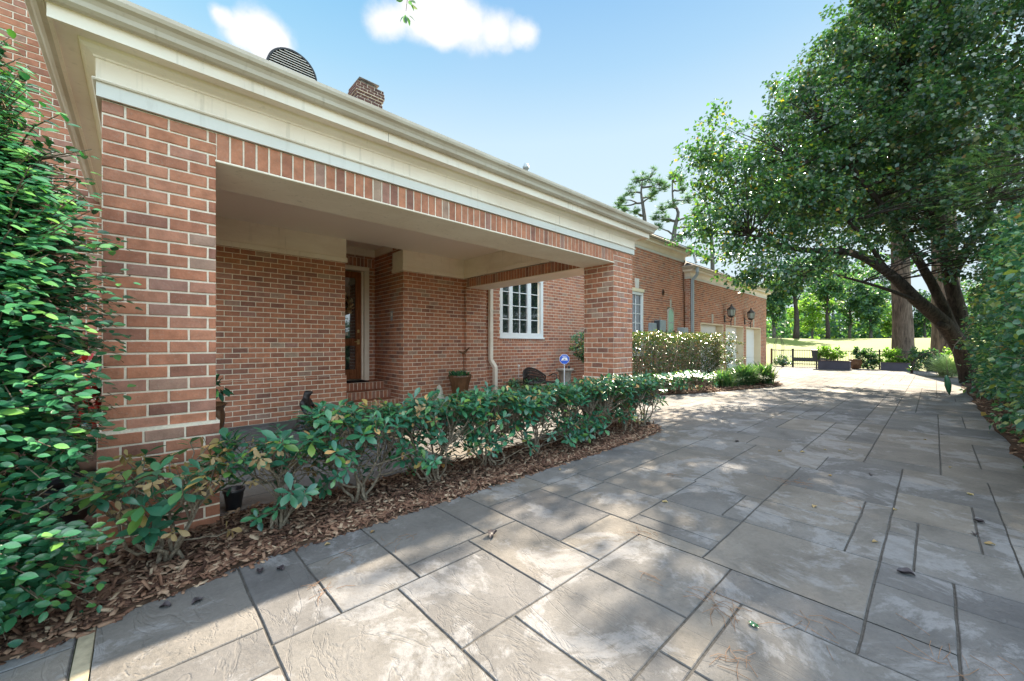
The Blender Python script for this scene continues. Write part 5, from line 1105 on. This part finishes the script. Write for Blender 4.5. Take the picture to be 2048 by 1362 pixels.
m = MB(); m.box(gx_-.012, gx_+.012, gy_+.001, gy_+.012, 0, .80, bev=.002); m.build('stake', 'sign_white', root)
m = MB(); m.lathe([(0, -.03), (.025, -.02), (.03, 0), (.02, .025), (0, .03)], (6.75, 6.95, .75), 8); m.tube([(6.75, 6.95, 0), (6.75, 6.95, .73)], .005, 4); tag(m.build('white_flower', 'flower_white'), 'single white flower on a thin stem left of the garden bench', 'flower')
# pots at the ground
m = MB(); m.lathe([(.04, 0), (.048, .01), (.066, .14), (.073, .145), (.073, .165), (.063, .165), (.06, .12)], (.53, 3.7, .0), 20); tag(m.build('flower_pot', 'black_pot'), 'small black plastic pot on the porch floor behind the sparse shrub', 'pot')
root = empty('black_urn', 'black urn with ribbed rim between the glossy shrub and the pier', 'urn', (-.36, 3.85, 0)); m = MB(); m.lathe([(.13, 0), (.15, .03), (.10, .08), (.09, .12), (.16, .22), (.20, .34), (.205, .40)], (-.36, 3.85, 0), 28); m.lathe([(.2, .4), (.225, .42), (.225, .46), (.19, .47)], (-.36, 3.85, 0.0005), 60, rib=.03, ribn=30); m.build('urn', 'black_pot', root)
foliage('plant', [((-.34, 3.8, .75), (.2, .2, .35)), ((-.28, 3.75, 1.0), (.12, .12, .2))], 40, 12, .08, .085, OVAL, 'glossleaf', root); foliage('red_flowers', [((-.26, 3.72, .95), (.08, .10, .26))], 26, 8, .05, .055, OVAL, 'flower_red', root)
# ------------------------------------------------------------------ litter on the paving
def Gd(px, py): d = EYE*793/(py-688); p = at(px, 688, d); return p.x, p.y
def litter(name, px, py, s, mat, label, cat, group, curl=.6):
    x, y = Gd(px, py); a = random.random()*6.28; n = 9; vs = []; fs = []
    for i in range(n):
        t = i/(n-1); w = .34*math.sin(math.pi*(t*.9+.05))**.8
        for k, sgn in enumerate((-1, -.5, 0, .5, 1)):
            lx = (t-.5)*s; ly = sgn*w*s; lz = .003+abs(sgn)**1.5*curl*w*s*.9+.12*s*math.sin(t*4+a)**2
            vs.append((x+lx*math.cos(a)-ly*math.sin(a), y+lx*math.sin(a)+ly*math.cos(a), lz))
    for i in range(n-1):
        for k in range(4): o = i*5+k; fs.append((o, o+1, o+6, o+5))
    m = MB(); m.add(vs, fs, 0, random.random(), True); return tag(m.build(name, mat), label, cat, group)
for (px, py, s, lb) in ((985, 1072, .09, 'dark curled seed pod on the sunlit slab nearest the camera'), (1812, 1150, .075, 'largest dark seed pod on the shaded slabs near the camera'), (1742, 951, .05, 'dark seed pod on a shaded slab in the middle right of the drive'),
    (1958, 1045, .055, 'dark seed pod lying on a joint close to the right hedge mulch'), (1474, 884, .05, 'small dark seed pod near the mulch tip of the front bed'), (1884, 870, .05, 'small round dark seed pod before the right hedge foot'), (1950, 1070, .045, 'slim dark seed pod just below another by the right hedge mulch')):
    litter('seed_pod', px, py, s, 'pod', lb, 'seed pod', 'dark seed pods on the paving', 1.1)
for (px, py, s) in ((1629, 1014, .05), (1120, 940, .04), (745, 1065, .035), (1660, 952, .04), (1560, 903, .05), (1605, 905, .05), (1330, 1005, .045), (1650, 900, .03), (1750, 1085, .035), (655, 1090, .035), (1900, 935, .04), (1700, 900, .03), (1850, 880, .04), (1940, 990, .05), (1790, 1020, .03), (1980, 1090, .05)):
    litter('fallen_leaf', px, py, s, 'dryleaf', 'dry brown leaf fallen on the grey paving', 'fallen leaf', 'dry leaves on the paving', .7)
litter('fallen_leaf', 1507, 1252, .045, 'glossleaf', 'single fresh green leaf fallen on the shaded paving', 'fallen leaf', None, .4)
litter('fallen_leaf', 205, 1228, .10, 'dryleaf', 'large curled brown leaf at the bed edge beside the joint strip', 'fallen leaf', None, .5)
for (px, py, lb) in ((330, 1215, 'dark crumpled leaf nearest the joint strip on the shaded paving edge'), (395, 1205, 'curled dark leaf second from the joint strip, on the shaded paving edge'), (520, 1145, 'dark crumpled leaf lying on the first joint of the shaded paving edge'), (560, 1140, 'small dark leaf just right of the first joint of the shaded paving edge')): litter('fallen_leaf', px, py, .05, 'pod', lb, 'fallen leaf', 'dark leaves beside the bed', 1.0)
for (px, py, n, s) in ((1440, 1215, 22, .14), (1460, 1320, 12, .12), (1590, 965, 16, .16), (1300, 1155, 5, .12), (1285, 1070, 8, .1), (1620, 1250, 10, .16), (800, 1080, 9, .12), (640, 1180, 9, .12), (1340, 950, 10, .07), (1900, 1300, 12, .2), (700, 1110, 7, .1), (1700, 1010, 5, .13)):
    x, y = Gd(px, py); m = MB()
    for i in range(n):
        a = random.random()*6.28; ox, oy = x+random.gauss(0, s*.35), y+random.gauss(0, s*.35); L_ = s*random.uniform(.4, 1); bq = random.uniform(-.4, .4)
        m.tube([(ox, oy, .004), (ox+math.cos(a)*L_*.5, oy+math.sin(a)*L_*.5, .006+random.random()*.006), (ox+math.cos(a+bq)*L_, oy+math.sin(a+bq)*L_, .004)], .0011, 3, cap=False)
    tag(m.build('pine_needles', 'needle'), 'scatter of dead brown pine needles on the grey paving', 'pine needles', 'pine needle scatters on the paving', 'stuff')
